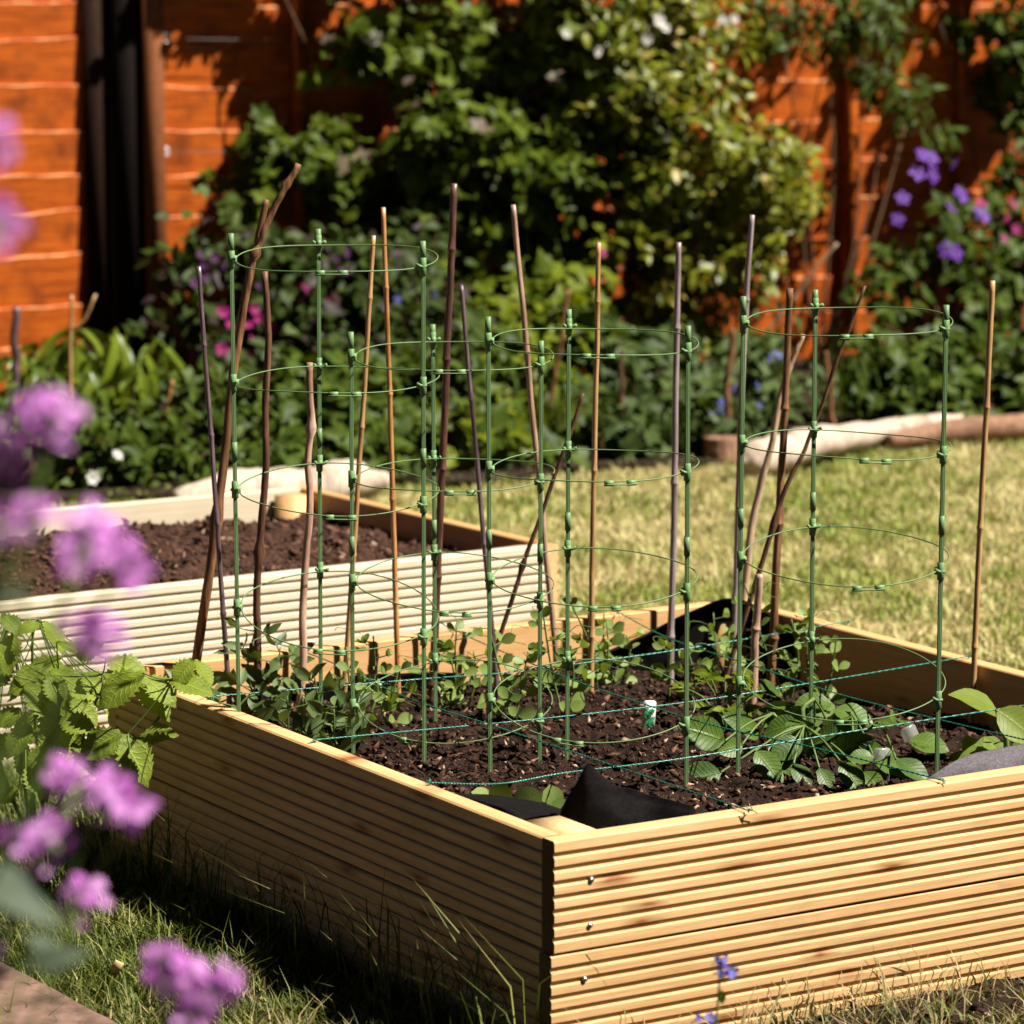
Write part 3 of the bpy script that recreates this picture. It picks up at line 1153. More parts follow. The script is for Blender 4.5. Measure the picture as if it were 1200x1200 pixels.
bush('honeysuckle', 'golden green small leaved climber bulging from the fence centre', 'climber', (850, .4), [
    (785, 60, 105, 48, .42, .2, 150), (750, 130, 80, 40, .45, .2, 80), (825, 185, 65, 55, .55, .24, 130), (868, 255, 42, 52, .6, .24, 100),
    (790, 270, 70, 60, .55, .22, 90), (845, 340, 52, 52, .6, .24, 90), (740, 250, 40, 40, .5, .15, 26), (915, 205, 26, 16, .55, .12, 14), (690, 40, 50, 30, .4, .15, 34),
    (780, 390, 90, 50, .5, .15, 60)],
    T_OV, .047, M['l_gold'], .12, 9, 1.0, .3,
    flowers=[(fm_white, [(700, 60), (772, 25), (780, 33), (664, 40), (847, 25), (860, 22), (758, 45), (783, 160)], .62, 0)])
bush('jasmine', 'narrow leaved climber trailing down the fence right of the golden one', 'climber', (960, .3), [
    (975, 25, 55, 20, .28, .10, 46), (1005, 55, 30, 30, .26, .08, 30), (1035, 105, 24, 32, .24, .06, 28), (1062, 145, 16, 16, .22, .05, 12), (915, 40, 40, 30, .3, .1, 34), (950, -60, 90, 30, .2, .08, 50)],
    T_LAN, .062, M['l_mid'], .11, 8, 1.0, .45)
bush('ivy', 'dark climber at the top right corner of the orange fence', 'climber', (1200, .3), [
    (1190, 30, 34, 50, .2, .08, 60), (1195, 110, 20, 40, .2, .07, 34), (1210, 200, 22, 60, .25, .08, 30), (1130, -50, 60, 30, .14, .06, 44), (1090, -20, 26, 24, .12, .05, 20)],
    T_LOB3, .06, M['l_mid'], .12, 7, 1.0, .3)
bush('clematis', 'violet flowered clematis with pale green leaves at the right', 'climber', (1130, .7), [
    (1120, 250, 40, 34, .45, .12, 30), (1165, 285, 50, 50, .5, .16, 60), (1095, 335, 50, 46, .5, .16, 60), (1150, 380, 70, 70, .7, .2, 90), (1040, 380, 60, 60, .7, .16, 40), (1190, 330, 40, 90, .6, .16, 70)],
    T_OV, .055, M['l_mid'], .12, 7, 1.0, .25,
    flowers=[(fm_violet, [(1090, 185), (1080, 182), (1093, 204), (1118, 192), (1075, 203), (1115, 243), (1052, 257), (1126, 228), (1150, 252), (1108, 292), (1120, 296), (1058, 232)], .78, 0),
             (fm_mag, [(1150, 240), (1186, 240), (1179, 254), (1190, 268), (1193, 308), (1176, 280), (1155, 330), (1195, 348)], .8, 0)])
bush('foxglove', 'tall dark stemmed perennial with magenta flower sprays left of the vine', 'perennial', (330, .9), [
    (270, 330, 50, 40, .75, .14, 34), (330, 360, 90, 60, .85, .2, 90), (420, 350, 70, 60, .85, .2, 70), (480, 330, 50, 60, .7, .2, 54), (250, 430, 40, 50, .9, .15, 44), (350, 440, 100, 50, 1.0, .2, 100), (460, 420, 70, 60, 1.0, .2, 70)],
    T_OV, .06, M['l_dark'], .13, 7, 1.0, .25,
    flowers=[(fm_mag, [(258, 362), (262, 366), (268, 380), (290, 382), (298, 362), (302, 374), (318, 385), (345, 362), (352, 355), (356, 340), (388, 352), (247, 427), (260, 410), (286, 420), (300, 400), (705, 297)], 1.05, 0),
             (fm_dark, [(233, 300), (240, 312), (250, 302), (228, 332), (262, 310), (240, 325), (395, 305), (405, 295), (410, 310), (300, 335), (385, 425), (392, 432), (402, 320), (240, 400), (225, 412), (470, 312)], .95, 0),
             (fm_blue, [(466, 351), (510, 345)], 1.0, 0)])
bush('cherry_laurel', 'low shrub with long drooping glossy leaves in front of the dark post', 'shrub', (110, 1.0), [
    (50, 430, 50, 24, .95, .15, 20), (105, 420, 60, 26, 1.0, .18, 26), (150, 415, 40, 20, .95, .15, 14), (80, 460, 70, 24, 1.05, .18, 20)],
    T_LONG, .14, M['l_long'], .10, 6, .75, 1.3, up=.5)
bush('cranesbill', 'low green ground cover with white flowers behind the far bed', 'perennial', (120, 1.8), [
    (60, 520, 70, 36, 1.75, .2, 120), (150, 530, 70, 36, 1.75, .2, 110), (220, 500, 50, 50, 1.7, .2, 80), (30, 500, 40, 20, 1.7, .15, 30), (250, 540, 50, 26, 1.8, .2, 60)],
    T_OV, .045, M['l_mid'], .09, 6, 1.0, .15,
    flowers=[(fm_white, [(137, 534), (108, 560)], 2.0, 0)])
bush('lady_mantle', 'mid green leafy perennial filling the border between the cane tops', 'perennial', (420, 1.7), [
    (330, 500, 70, 50, 1.6, .2, 110), (430, 500, 80, 55, 1.6, .2, 120), (510, 470, 70, 60, 1.5, .2, 110), (400, 550, 120, 24, 1.9, .15, 90), (520, 540, 80, 24, 1.9, .15, 70)],
    T_LOB3, .055, M['l_mid'], .11, 6, 1.0, .2)
bush('currant_bush', 'light lime green shrub behind the middle plant cage', 'shrub', (600, 1.4), [
    (600, 420, 50, 50, 1.2, .18, 64), (590, 480, 60, 50, 1.4, .18, 70), (640, 380, 40, 40, 1.1, .15, 34), (560, 540, 70, 24, 1.9, .15, 44)],
    T_LOB3, .062, M['l_lime'], .12, 6, 1.0, .2,
    flowers=[(fm_blue, [(680, 391), (676, 394)], 1.4, 0), (fm_dark, [(575, 372), (595, 373), (565, 383)], 1.2, 0)])
bush('columbine', 'grey green lobed leaf perennial in front of the golden climber', 'perennial', (740, 1.5), [
    (740, 420, 60, 44, 1.2, .16, 36), (760, 480, 70, 44, 1.5, .18, 70), (690, 500, 50, 44, 1.5, .18, 54), (740, 535, 110, 22, 1.95, .12, 80), (680, 440, 50, 40, 1.2, .15, 40)],
    T_LOB3, .058, M['l_blue'], .11, 6, 1.0, .2)
bush('forget_me_not', 'bushy bluish perennial dotted with small blue flowers near the log', 'perennial', (870, 1.6), [
    (860, 440, 46, 50, 1.35, .16, 60), (850, 500, 50, 34, 1.7, .16, 56), (900, 480, 34, 50, 1.6, .15, 46), (830, 520, 40, 20, 1.9, .12, 34)],
    T_OV, .055, M['l_blue'], .1, 6, 1.0, .25,
    flowers=[(fm_blue, [(844, 474), (888, 452), (890, 477), (843, 482), (832, 486), (912, 416), (903, 419), (850, 470), (860, 455)], 1.85, 0)])
bush('geranium', 'low light green plants spreading behind the bleached log', 'perennial', (1090, 1.7), [
    (1060, 470, 60, 30, 1.75, .15, 70), (1140, 450, 60, 40, 1.5, .18, 90), (1190, 470, 40, 36, 1.7, .15, 50), (1110, 480, 40, 16, 1.9, .12, 34), (1040, 440, 40, 30, 1.5, .15, 40), (1190, 420, 40, 40, 1.3, .15, 44)],
    T_LOB3, .055, M['l_mid'], .1, 6, 1.0, .2)


def tuft(name, label, px, off, n, h, mat, spread=.12):
    g = onf(px, 300, off); g[2] = .0
    t = thing(name, label, 'grass tuft', g)
    mb = MB()
    a = rng.random(n) * 6.283
    ax = np.stack([np.cos(a) * .45, np.sin(a) * .45, np.ones(n)], 1) + rng.normal(0, .1, (n, 3))
    P = g + np.stack([np.cos(a), np.sin(a), np.zeros(n)], 1) * (rng.random(n) * spread)[:, None] + np.array([0, 0, .01])
    nr = np.stack([-np.cos(a), -np.sin(a), .3 * np.ones(n)], 1) * -1 + np.array([0, 0, 1.2])
    scatter(mb, T_STRAP, P, ax, nr, h * (.6 + .5 * rng.random(n)))
    mb.build('blade', mat, t)
    return t


tuft('grass_tuft', 'tuft of long strappy leaves behind the bleached log', 1010, 1.7, 40, .26, M['l_mid'])
tuft('grass_tuft', 'clump of thin green grass between lime shrub and grey perennial', 655, 1.9, 60, .18, M['l_lime'])
tuft('grass_tuft', 'clump of long grass behind the dark slanting stick', 560, 1.95, 50, .15, M['l_lime'])
tuft('grass_tuft', 'clump of uncut grass left of the log end', 800, 2.0, 60, .12, M['l_mid'])

# ------------------------------------------------------------------ logs
def log(name, label, pts, rad, mat, n=40, sides=16, rough=.12):
    P = spline(pts, n)
    r = np.interp(np.linspace(0, 1, n), np.linspace(0, 1, len(rad)), rad)
    mb = MB(); mb.tube(P, r, sides)
    V = mb.V[0]
    for i in range(len(V)):
        k = min(i // sides, n - 1)
        d = V[i] - P[k] if i < n * sides else np.zeros(3)
        V[i] = V[i] + d * rough * fbm(V[i][0] * 1.0, V[i][1] * 5, V[i][2] * 9, 3.0)
    o = mb.build(name, mat)
    return tag(o, label, 'log')


log('log', 'big bleached barkless log lying along the lawn edge', [at(868, 542, z=.05), at(890, 536, z=.055), at(960, 519, z=.058), at(1060, 501, z=.05), at(1146, 490, z=.045)], [.006, .030, .048, .050, .044, .036, .030, .026, .014], M['log'], rough=.32)
log('log', 'brown barky log continuing right of the bleached log', [at(1040, 517, z=.03), at(1110, 506, z=.035), at(1180, 500, z=.035), at(1290, 492, z=.03)], [.02, .035, .036, .033], M['bark'])
log('log', 'pale peeled log lying behind the far raised bed', [at(205, 590, z=.05), at(300, 578, z=.055), at(380, 566, z=.055), at(450, 563, z=.03)], [.03, .055, .062, .05, .055, .045, .02], M['log'], rough=.35)
log('log', 'short cut log standing at the border edge left of the bleached log', [at(845, 540, z=.0), at(845, 540, z=.0) + np.array([0, 0, .06]), at(845, 540, z=.0) + np.array([0, 0, .065])], [.055, .052, .05], M['bark'])

# ------------------------------------------------------------------ canes and sticks
def cane(name, label, cat, top, bot, Y, dia, mat, nodes=.19, bend=0.0, curve=None, Ytop=None, group=None, knobs=0, fork=None, taper=.8):
    """bamboo cane or stick seen from top (px) to bot (px), standing Y metres away"""
    a = at(*bot, y=Y); b = at(*top, y=Ytop or Y)
    d = nrm(b - a)
    z_to = .13 if Y < 5.7 else -.02
    a = a - d * max(0, (a[2] - z_to) / d[2])
    mid = [at(px, py, y=Y) for px, py in (curve or [])]
    n = 44
    P = spline([a] + mid + [b], n) if mid else spline([a, b], n)
    P = P + np.outer(np.sin(np.linspace(0, PI, n)), np.array([bend, 0, 0]))
    wob = np.array([[fbm(i * .09, Y * 7 + top[0] * .01, 0), fbm(i * .09, 3.3 + Y * 7 + top[0], 0), 0] for i in range(n)]) * dia * (.16 if nodes else .45)
    P = P + wob
    r = np.linspace(1, taper, n) * dia / 2
    L = np.linalg.norm(b - a)
    if nodes:
        # refine with node rings
        pos, rr = [], []
        ts = np.linspace(0, 1, n)
        k0 = random.uniform(.3, .9) * nodes
        nodesat = np.arange(k0, L - .02, nodes * random.uniform(.9, 1.15)) / L
        tt = np.sort(np.concatenate([ts] + [x + np.array([-.008, -.003, 0, .003, .008]) * .19 / L * 2 for x in nodesat]))
        tt = tt[(tt >= 0) & (tt <= 1)]
        P = np.stack([np.interp(tt, ts, P[:, k]) for k in range(3)], 1)
        r = np.interp(tt, ts, r)
        for x in nodesat:
            r = r * (1 + .28 * np.exp(-((tt - x) * L / .0035) ** 2))
    else:
        r = r * (1 + .10 * np.array([fbm(i * .5, top[0], 1) for i in range(len(r))]))
    for k in range(knobs):
        u = random.uniform(.1, .95)
        r = r * (1 + .7 * np.exp(-((np.linspace(0, 1, len(r)) - u) * L / .006) ** 2))
    mb = MB(); mb.tube(P, r, 10)
    if fork:
        f = [at(px, py, y=Y) for px, py in fork]
        mb.tube(spline(f, 8), np.linspace(dia * .42, dia * .30, 8), 8)
    o = mb.build(name, mat)
    tag(o, label, cat, group)
    return o


S = {}
S['purple'] = mat_stick('purple_cane', (.095, .055, .062), (.19, .125, .135), .32, .6)
S['tan'] = mat_stick('tan_cane', (.40, .22, .085), (.52, .31, .13), .35, .5, (.26, .13, .045))
S['pinktan'] = mat_stick('pinkish_cane', (.34, .20, .13), (.45, .28, .19), .35, .5, (.20, .10, .065))
S['orange'] = mat_stick('orange_cane', (.42, .19, .055), (.52, .26, .09), .35, .5, (.25, .10, .03))
S['dark'] = mat_stick('dark_cane', (.075, .030, .020), (.14, .062, .042), .35, .5)
S['grey'] = mat_stick('greyish_cane', (.26, .19, .19), (.36, .28, .28), .33, .5, (.13, .075, .07))
S['hazel'] = mat_stick('hazel_bark', (.15, .062, .026), (.28, .135, .06), .6, .3)
S['brown'] = mat_stick('brown_bark', (.085, .036, .018), (.17, .078, .040), .6, .3)
S['peeled'] = mat_stick('peeled_wood', (.44, .26, .18), (.60, .40, .30), .6, .25, (.22, .10, .06))
S['beige'] = mat_stick('beige_wood', (.40, .27, .165), (.54, .38, .25), .6, .25)
G = 'garden canes in the near raised bed'
cane('bamboo_cane', 'thin purplish cane, leftmost in the near bed, crossing the forked stick', 'cane', (233, 312), (266, 780), 4.98, .0085, S['purple'], .13, group=G)
cane('branch', 'tall brown forked hazel stick leaning right at the left of the bed', 'stick', (347, 192), (237, 766), 5.02, .0155, S['hazel'], 0, curve=[(258, 590), (290, 345), (312, 258)], fork=[(302, 285), (308, 256), (312, 234)], group=G, knobs=3, taper=.62)
cane('branch', 'straight dark brown stick just right of the left cage leg', 'stick', (311, 318), (303, 795), 4.98, .0125, S['brown'], 0, curve=[(303, 700), (312, 500)], group=G, knobs=2)
cane('branch', 'short pale peeled stick beside the back leg of the tallest cage', 'stick', (364, 425), (352, 856), 4.93, .0125, S['peeled'], 0, curve=[(360, 640)], group=G, knobs=2)
cane('bamboo_cane', 'thin tan cane leaning right, left one of the close tan pair', 'cane', (438, 276), (405, 790), 5.10, .0090, S['tan'], .19, group=G)
cane('bamboo_cane', 'thin orange tan cane, taller one of the close tan pair', 'cane', (449, 243), (466, 775), 5.15, .0092, S['orange'], .16, group=G)
cane('bamboo_cane', 'tallest thick dark maroon cane, by the tallest cage', 'cane', (533, 215), (507, 800), 5.18, .0135, S['dark'], .17, group=G)
cane('bamboo_cane', 'thin mauve cane leaning left just right of the maroon cane', 'cane', (540, 334), (580, 775), 5.22, .0088, S['purple'], .21, group=G)
cane('bamboo_cane', 'pinkish cane leaning left, crossing the short dark slanted stick', 'cane', (601, 240), (652, 775), 5.3, .0110, S['pinktan'], .23, group=G)
cane('branch', 'short thin dark stick slanting right across the pinkish cane', 'stick', (682, 461), (583, 755), 5.27, .0082, S['brown'], 0, group=G, knobs=2)
cane('bamboo_cane', 'upright tan cane with white cut top in the middle of the bed', 'cane', (701, 284), (692, 806), 5.2, .0098, S['tan'], .26, group=G)
cane('bamboo_cane', 'upright greyish mauve cane beside the right leg of the middle cage', 'cane', (795, 284), (786, 778), 5.38, .0118, S['grey'], .22, group=G)
cane('bamboo_cane', 'tall grey brown cane beside the left leg of the right hand cage', 'cane', (881, 252), (860, 776), 5.45, .0108, S['grey'], .26, curve=[(872, 400), (866, 560)][::-1], group=G)
cane('branch', 'thick beige stick leaning right behind the brown pole', 'stick', (939, 392), (869, 735), 5.56, .0150, S['beige'], 0, curve=[(878, 635), (902, 520), (922, 440)], group=G, knobs=1, taper=.5)
cane('bamboo_cane', 'thick brown pole with a tapered top inside the right hand cage', 'cane', (926, 338), (904, 800), 5.3, .0145, S['hazel'], .2, group=G, taper=.75)
cane('branch', 'thin dark knobbly twig bending right through the right hand cage', 'stick', (1013, 335), (884, 705), 5.28, .0088, S['brown'], 0, curve=[(911, 600), (943, 528), (968, 460)], group=G, knobs=4, taper=.55)
cane('bamboo_cane', 'short thick cut cane stump below the right hand cage', 'cane', (890, 673), (882, 806), 5.15, .0145, S['pinktan'], .3, group=G)
cane('bamboo_cane', 'tall slim tan cane at the right edge of the near bed', 'cane', (1163, 329), (1138, 845), 5.02, .0092, S['tan'], .2, group=G, taper=.95)
cane('garden_stake', 'dark round stake standing in the border at the far left', 'stake', (18, 360), (18, 560), 9.0, .026, S['purple'], 0)
cane('garden_stake', 'thin tan forked stake in the border before the orange fence', 'stake', (83, 346), (81, 560), 9.0, .012, S['tan'], 0, fork=[(82, 386), (98, 376), (112, 345)])
cane('garden_stake', 'thin yellowish stalk standing behind the far bed', 'stake', (203, 446), (192, 580), 9.0, .012, S['orange'], 0, curve=[(189, 520)])
cane('garden_stake', 'reddish stake behind the grey perennial at the centre', 'stake', (727, 410), (729, 520), 9.6, .018, S['brown'], 0)
cane('garden_stake', 'leaning brown stake in the lime shrub', 'stake', (667, 340), (645, 470), 9.6, .016, S['hazel'], 0)
cane('garden_stake', 'brown stake by the blue flowered perennial', 'stake', (858, 385), (851, 495), 9.6, .022, S['hazel'], 0)
cane('garden_stake', 'short reddish stake seen through the right hand cage', 'stake', (968, 412), (976, 495), 9.8, .016, S['hazel'], 0)
cane('garden_stake', 'leaning thin twig stake below the purple flowers', 'stake', (981, 285), (925, 355), 10.6, .012, S['beige'], 0)

# ------------------------------------------------------------------ plant cages
RINGS = [0, -.170, -.325, -.498]
RR = .1405


def make_cage(label, c, ztop, tilts, conn, wob):
    t = thing('plant_cage', label, 'plant cage', (c[0], c[1], ztop), 0, 'green plant cages')
    legs = [(-.146, -.012), (-.034, .145), (.122, -.079)]
    tops = [.034, .030, .028]
    for k, (lx, ly) in enumerate(legs):
        mb = MB()
        n = 15
        lean = wob[k]
        z = np.linspace(-.80, tops[k], n)
        P = np.stack([lx + lean * z, ly + 0 * z, z], 1)
        mb.tube(P, .0029, 10)
        # ribs down the tube
        for q in (.9, 2.3, -.6, -2.2):
            o = np.array([math.cos(q), math.sin(q), 0]) * .0029
            mb.tube(P + o, .0009, 5)
        # sleeve where two lengths meet, and the top cap
        for zz, h, rr in ((tops[k] - .012, .026, .0043), (-.27, .026, .0043)):
            p = np.array([lx + lean * zz, ly, zz])
            mb.tube([p - (0, 0, h / 2), p + (0, 0, h / 2)], rr, 10)
        leg = mb.build('leg', M['green'], t, True, False)
        for i, rz in enumerate(RINGS):
            cz = rz + tilts[i][0] * lx / RR + tilts[i][1] * ly / RR
            p = np.array([lx + lean * cz, ly, cz])
            cb = MB()
            cb.tube([p - (0, 0, .012), p - (0, 0, .0115), p + (0, 0, .0115), p + (0, 0, .012)], [.0042, .0050, .0050, .0042], 10)
            d = nrm(np.array([-lx, -ly, 0]))
            rp = np.array([lx, ly, 0]) * (RR / math.hypot(lx, ly)); rp[2] = cz
            a = math.atan2(ly, lx)
            tv = np.array([-math.sin(a), math.cos(a), 0])
            cb.tube([rp - tv * .009 + (0, 0, .003), rp - tv * .005 - d * .004, rp - d * .009, rp + tv * .005 - d * .004, rp + tv * .009 + (0, 0, .003)], .0024, 7)
            cb.box(p + d * .004, (.008, .006, .010), np.array(Matrix.Rotation(a, 3, 'Z')))
            cb.build('clip', M['green2'], leg, False, False)
    for i, rz in enumerate(RINGS):
        mb = MB()
        th = np.linspace(0, 2 * np.pi, 73)
        ph = i * 1.3
        def rp(q, dr=0.0):
            r = (RR + dr) * (1 + .012 * math.sin(2 * q + ph))
            x, y = r * math.cos(q), r * math.sin(q)
            return np.array([x, y, rz + tilts[i][0] * x / RR + tilts[i][1] * y / RR + .002 * math.sin(3 * q + ph)])
        mb.tube([rp(q) for q in th], .00095, 6, False)
        ring = mb.build('ring', M['green'], t, True, False)
        q0 = conn[i]
        cb = MB()
        w = .11
        cb.tube([rp(q, .0035) - np.array([0, 0, .0035]) for q in np.linspace(q0 - w - .05, q0 + w + .05, 8)], .00095, 6)
        for q in (q0 - w, q0 + w):
            cb.box(rp(q, .0015) - np.array([0, 0, .0018]), (.0125, .0048, .0072), np.array(Matrix.Rotation(q + PI / 2, 3, 'Z')))
        cb.build('connector', M['green2'], ring, False, False)
    return t


def cage_c(px, Y):
    return at(px, 600, y=Y)[:2]


cages = [
    ('tallest green plant cage, leftmost in the near bed', cage_c(397, 4.72), .917, [(.0, .01), (.003, .004), (-.002, .016), (-.008, .03)], [-1.57, -1.45, -1.5, -1.62], (-.004, .003, .002)),
    ('green plant cage between the tallest cage and the middle one, set lowest', cage_c(533, 4.78), .774, [(.0, .008), (.004, .005), (-.003, .018), (.004, .03)], [-1.6, -1.5, -1.55, -2.0], (.002, -.003, .003)),
    ('green plant cage in the middle, standing behind the black fabric flap', cage_c(697, 4.6), .812, [(-.002, .006), (.004, .004), (.002, .016), (-.003, .028)], [-1.57, -1.35, -1.5, -1.85], (-.003, .002, -.003)),
    ('rightmost green plant cage, standing over the potato plant', cage_c(992, 4.62), .838, [(.002, .008), (-.003, .002), (.002, .018), (.003, .028)], [-1.6, -1.4, -1.45, -1.6], (.002, -.002, .002))]
for a in cages:
    make_cage(*a)


# ------------------------------------------------------------------ twine
def twine(label, pts, z0, z1, n=70, sag=.006):
    P0 = [at(px, py, z=z0 + (z1 - z0) * i / (len(pts) - 1)) for i, (px, py) in enumerate(pts)]
    P = spline(P0, n)
    P[:, 2] -= sag * np.sin(np.linspace(0, PI, n))
    u = np.linspace(0, 1, n)
    L = np.linalg.norm(P[-1] - P[0])
    q = u * L / .030 * 2 * PI
    # fine twisted strands
    mm = int(L / .004)
    uu = np.linspace(0, 1, mm)
    Pf = np.stack([np.interp(uu, u, P[:, k]) for k in range(3)], 1)
    qf = uu * L / .018 * 2 * PI
    T = nrm(np.gradient(Pf, axis=0)); A = nrm(np.cross(T, [0, 0, 1.0])); B = np.cross(T, A)
    mb = MB()
    for ph in (0, PI):
        mb.tube(Pf + .0006 * (np.cos(qf + ph)[:, None] * A + np.sin(qf + ph)[:, None] * B), .00068, 5)
    # knots
    for e in (0, -1):
        for k in range(5):
            a = rng.normal(0, .002, 3)
            mb.tube(spline([Pf[e], Pf[e] + a, Pf[e] + a * .3 + rng.normal(0, .0025, 3), Pf[e] + rng.normal(0, .005, 3)], 6), .0006, 5)
    o = mb.build('garden_twine', M['twine'])
    return tag(o, label, 'twine', 'green garden twine over the near bed')


twine('teal twine strung from the left board across the back of the bed', [(248, 816), (499, 792), (597, 783), (798, 758), (995, 728)], .285, .285)
twine('teal twine crossing the middle of the bed behind the white plant tag', [(369, 867), (500, 852), (640, 837), (800, 819), (943, 799), (1136, 769)], .284, .284)
twine('teal twine nearest the front board, tied to the left board', [(503, 917), (587, 915), (667, 900), (800, 884), (1007, 853), (1250, 819)], .284, .284)
twine('teal twine running lengthwise at the left, tied to the front board', [(320, 752), (385, 772), (475, 812), (582, 847), (734, 899), (878, 950)], .286, .284)
twine('teal twine running lengthwise through the middle of the bed', [(512, 728), (567, 752), (667, 791), (742, 816), (837, 846), (960, 875), (1103, 914)], .286, .284)
twine('teal twine running lengthwise at the right side of the bed', [(722, 716), (786, 746), (890, 778), (987, 810), (1133, 848), (1260, 880)], .286, .284)


# ------------------------------------------------------------------ black weed fabric
def sheet(parent, rows, mat, thick=.0015, wr=.007):
    ny, nx = len(rows), len(rows[0])
    V = np.array(rows, dtype=float).reshape(-1, 3)
    fine = 10
    G_ = np.array(rows, dtype=float)
    A = np.array([spline(r, (nx - 1) * fine + 1) for r in G_])
    B = np.array([spline(A[:, j], (ny - 1) * fine + 1) for j in range(A.shape[1])]).transpose(1, 0, 2)
    h, w = B.shape[:2]
    for i in range(h):
        for j in range(w):
            p = B[i, j]
            f = fbm(p[0] * 14, p[1] * 14, p[2] * 14) * wr
            B[i, j] = p + np.array([f, -f, f * .5])
    i = (np.arange(h - 1)[:, None] * w + np.arange(w - 1)[None, :]).ravel()
    Q = np.stack([i, i + 1, i + w + 1, i + w], 1)
    o = mesh_np('flap', B.reshape(-1, 3), [Q], mat, parent)
    md = o.modifiers.new('cloth_thickness', 'SOLIDIFY'); md.thickness = thick
    return o


fab = thing('weed_fabric', 'black weed fabric liner poking up inside the near bed', 'weed fabric', near_world(.4, .06, .18), NYAW)


def nw(lx, ly, z):
    return near_world(lx, ly, z)


# folded corner standing up behind the front board
sheet(fab, [[nw(.084, .135, .20), nw(.10, .088, .20), nw(.14, .060, .20), nw(.19, .058, .20), nw(.235, .045, .20)],
            [nw(.086, .130, .25), nw(.10, .092, .27), nw(.14, .070, .268), nw(.19, .064, .272), nw(.240, .048, .262)],
            [nw(.092, .125, .290), nw(.104, .100, .322), nw(.140, .088, .306), nw(.180, .074, .296), nw(.238, .052, .276)],
            [nw(.104, .118, .312), nw(.110, .104, .340), nw(.138, .094, .316), nw(.178, .077, .304), nw(.236, .053, .282)]], M['fabric'])
sheet(fab, [[nw(.032, .13, .275), nw(.032, .20, .277), nw(.032, .30, .274), nw(.032, .44, .255)],
            [nw(.075, .13, .276), nw(.070, .20, .278), nw(.060, .30, .270), nw(.045, .44, .245)],
            [nw(.118, .14, .262), nw(.108, .20, .268), nw(.088, .30, .258), nw(.055, .44, .226)],
            [nw(.126, .145, .190), nw(.116, .20, .190), nw(.094, .30, .190), nw(.060, .44, .190)]], M['fabric'])
yb = NL - .034
sheet(fab, [[nw(.16, yb, .19), nw(.30, yb, .19), nw(.44, yb, .19), nw(.60, yb, .19)],
            [nw(.16, yb - .006, .21), nw(.30, yb - .008, .228), nw(.44, yb - .008, .232), nw(.60, yb - .006, .215)]], M['fabric'])
sheet(fab, [[nw(.82, yb, .18), nw(.92, yb, .18), nw(1.0, yb - .01, .18), nw(NW - .04, yb - .03, .18), nw(NW - .034, yb - .18, .18)],
            [nw(.80, yb - .006, .20), nw(.92, yb - .012, .235), nw(1.0, yb - .03, .262), nw(NW - .05, yb - .04, .28), nw(NW - .036, yb - .18, .24)],
            [nw(.80, yb - .014, .203), nw(.91, yb - .03, .240), nw(1.01, yb - .045, .282), nw(NW - .065, yb - .06, .298), nw(NW - .040, yb - .18, .262)]], M['fabric'])
sheet(fab, [[nw(.56, .036, .19), nw(.66, .036, .19), nw(.76, .036, .19), nw(1.02, .036, .19)],
            [nw(.57, .040, .25), nw(.66, .040, .272), nw(.76, .040, .280), nw(1.02, .040, .282)],
            [nw(.58, .052, .262), nw(.66, .058, .292), nw(.76, .062, .298), nw(1.02, .066, .302)]], M['fabric2'])


# ------------------------------------------------------------------ plant tags
def plant_tag(label, px, py, Y, w, h, mat, tilt=0.0, yaw=0.0, pic=True, lean=0.0):
    p = at(px, py, y=Y)
    t = thing('plant_tag', label, 'plant label', p, yaw)
    R_ = np.array(Matrix.Rotation(tilt, 3, 'Y')) @ np.array(Matrix.Rotation(lean, 3, 'X'))
    mb = MB()
    prof = [(-w / 2, -h * .9), (w / 2, -h * .9), (w / 2, h * .42), (w * .36, h * .5), (-w * .36, h * .5), (-w / 2, h * .42)]
    V = np.array([(x, y, z) for y in (-.0006, .0006) for x, z in prof]) @ R_.T
    mb.add(V, [(0, 1, 2, 5), (2, 3, 4, 5), (6, 11, 8, 7), (8, 11, 10, 9)] + [(i, i + 6, (i + 1) % 6 + 6, (i + 1) % 6) for i in range(6)])
    mb.build('tag_plate', mat, t, False, False)
    if pic:
        rd = random.Random(3)
        m2 = MB()
        for k in range(44):
            x, z = rd.uniform(-w * .32, w * .32), rd.uniform(-h * .85, h * .12)
            s = rd.uniform(.0012, .0026)
            m2.add(np.array([(x - s, -.0012 - k * .00002, z - s * .6), (x + s * .8, -.0012 - k * .00002, z - s), (x + s, -.0012 - k * .00002, z + s), (x - s * .7, -.0012 - k * .00002, z + s * .8)]) @ R_.T, [(0, 1, 2, 3)])
        m2.build('picture', M['print'], t, False, False)
    return t


plant_tag('small white plant tag with a green picture, stuck in the soil', 761, 833, 4.95, .019, .031, M['white'], .06, .15)
plant_tag('leaning clear plastic plant tag behind the right cage leg', 1069, 866, 4.86, .024, .042, M['clear'], -.42, .2, False)
plant_tag('clear plastic plant tag hidden among the potato leaves', 1033, 893, 4.62, .026, .040, M['clear'], .05, .1, False)


# ------------------------------------------------------------------ crops
def leaf_px(mb, tpl, b, t_, Y, dY=0.0, up=(0, -.35, 1), wid=1.0, fac=1.0):
    """a leaf seen from px b (base) to px t_ (tip)"""
    A = at(*b, y=Y); B = at(*t_, y=Y - dY)
    L = np.linalg.norm(B - A) * fac
    tp = (tpl[0] * np.array([1, wid, 1]), tpl[1], tpl[2])
    scatter(mb, tp, A, B - A, np.array(up, dtype=float) + rng.normal(0, .22, 3), L)
    return A, B


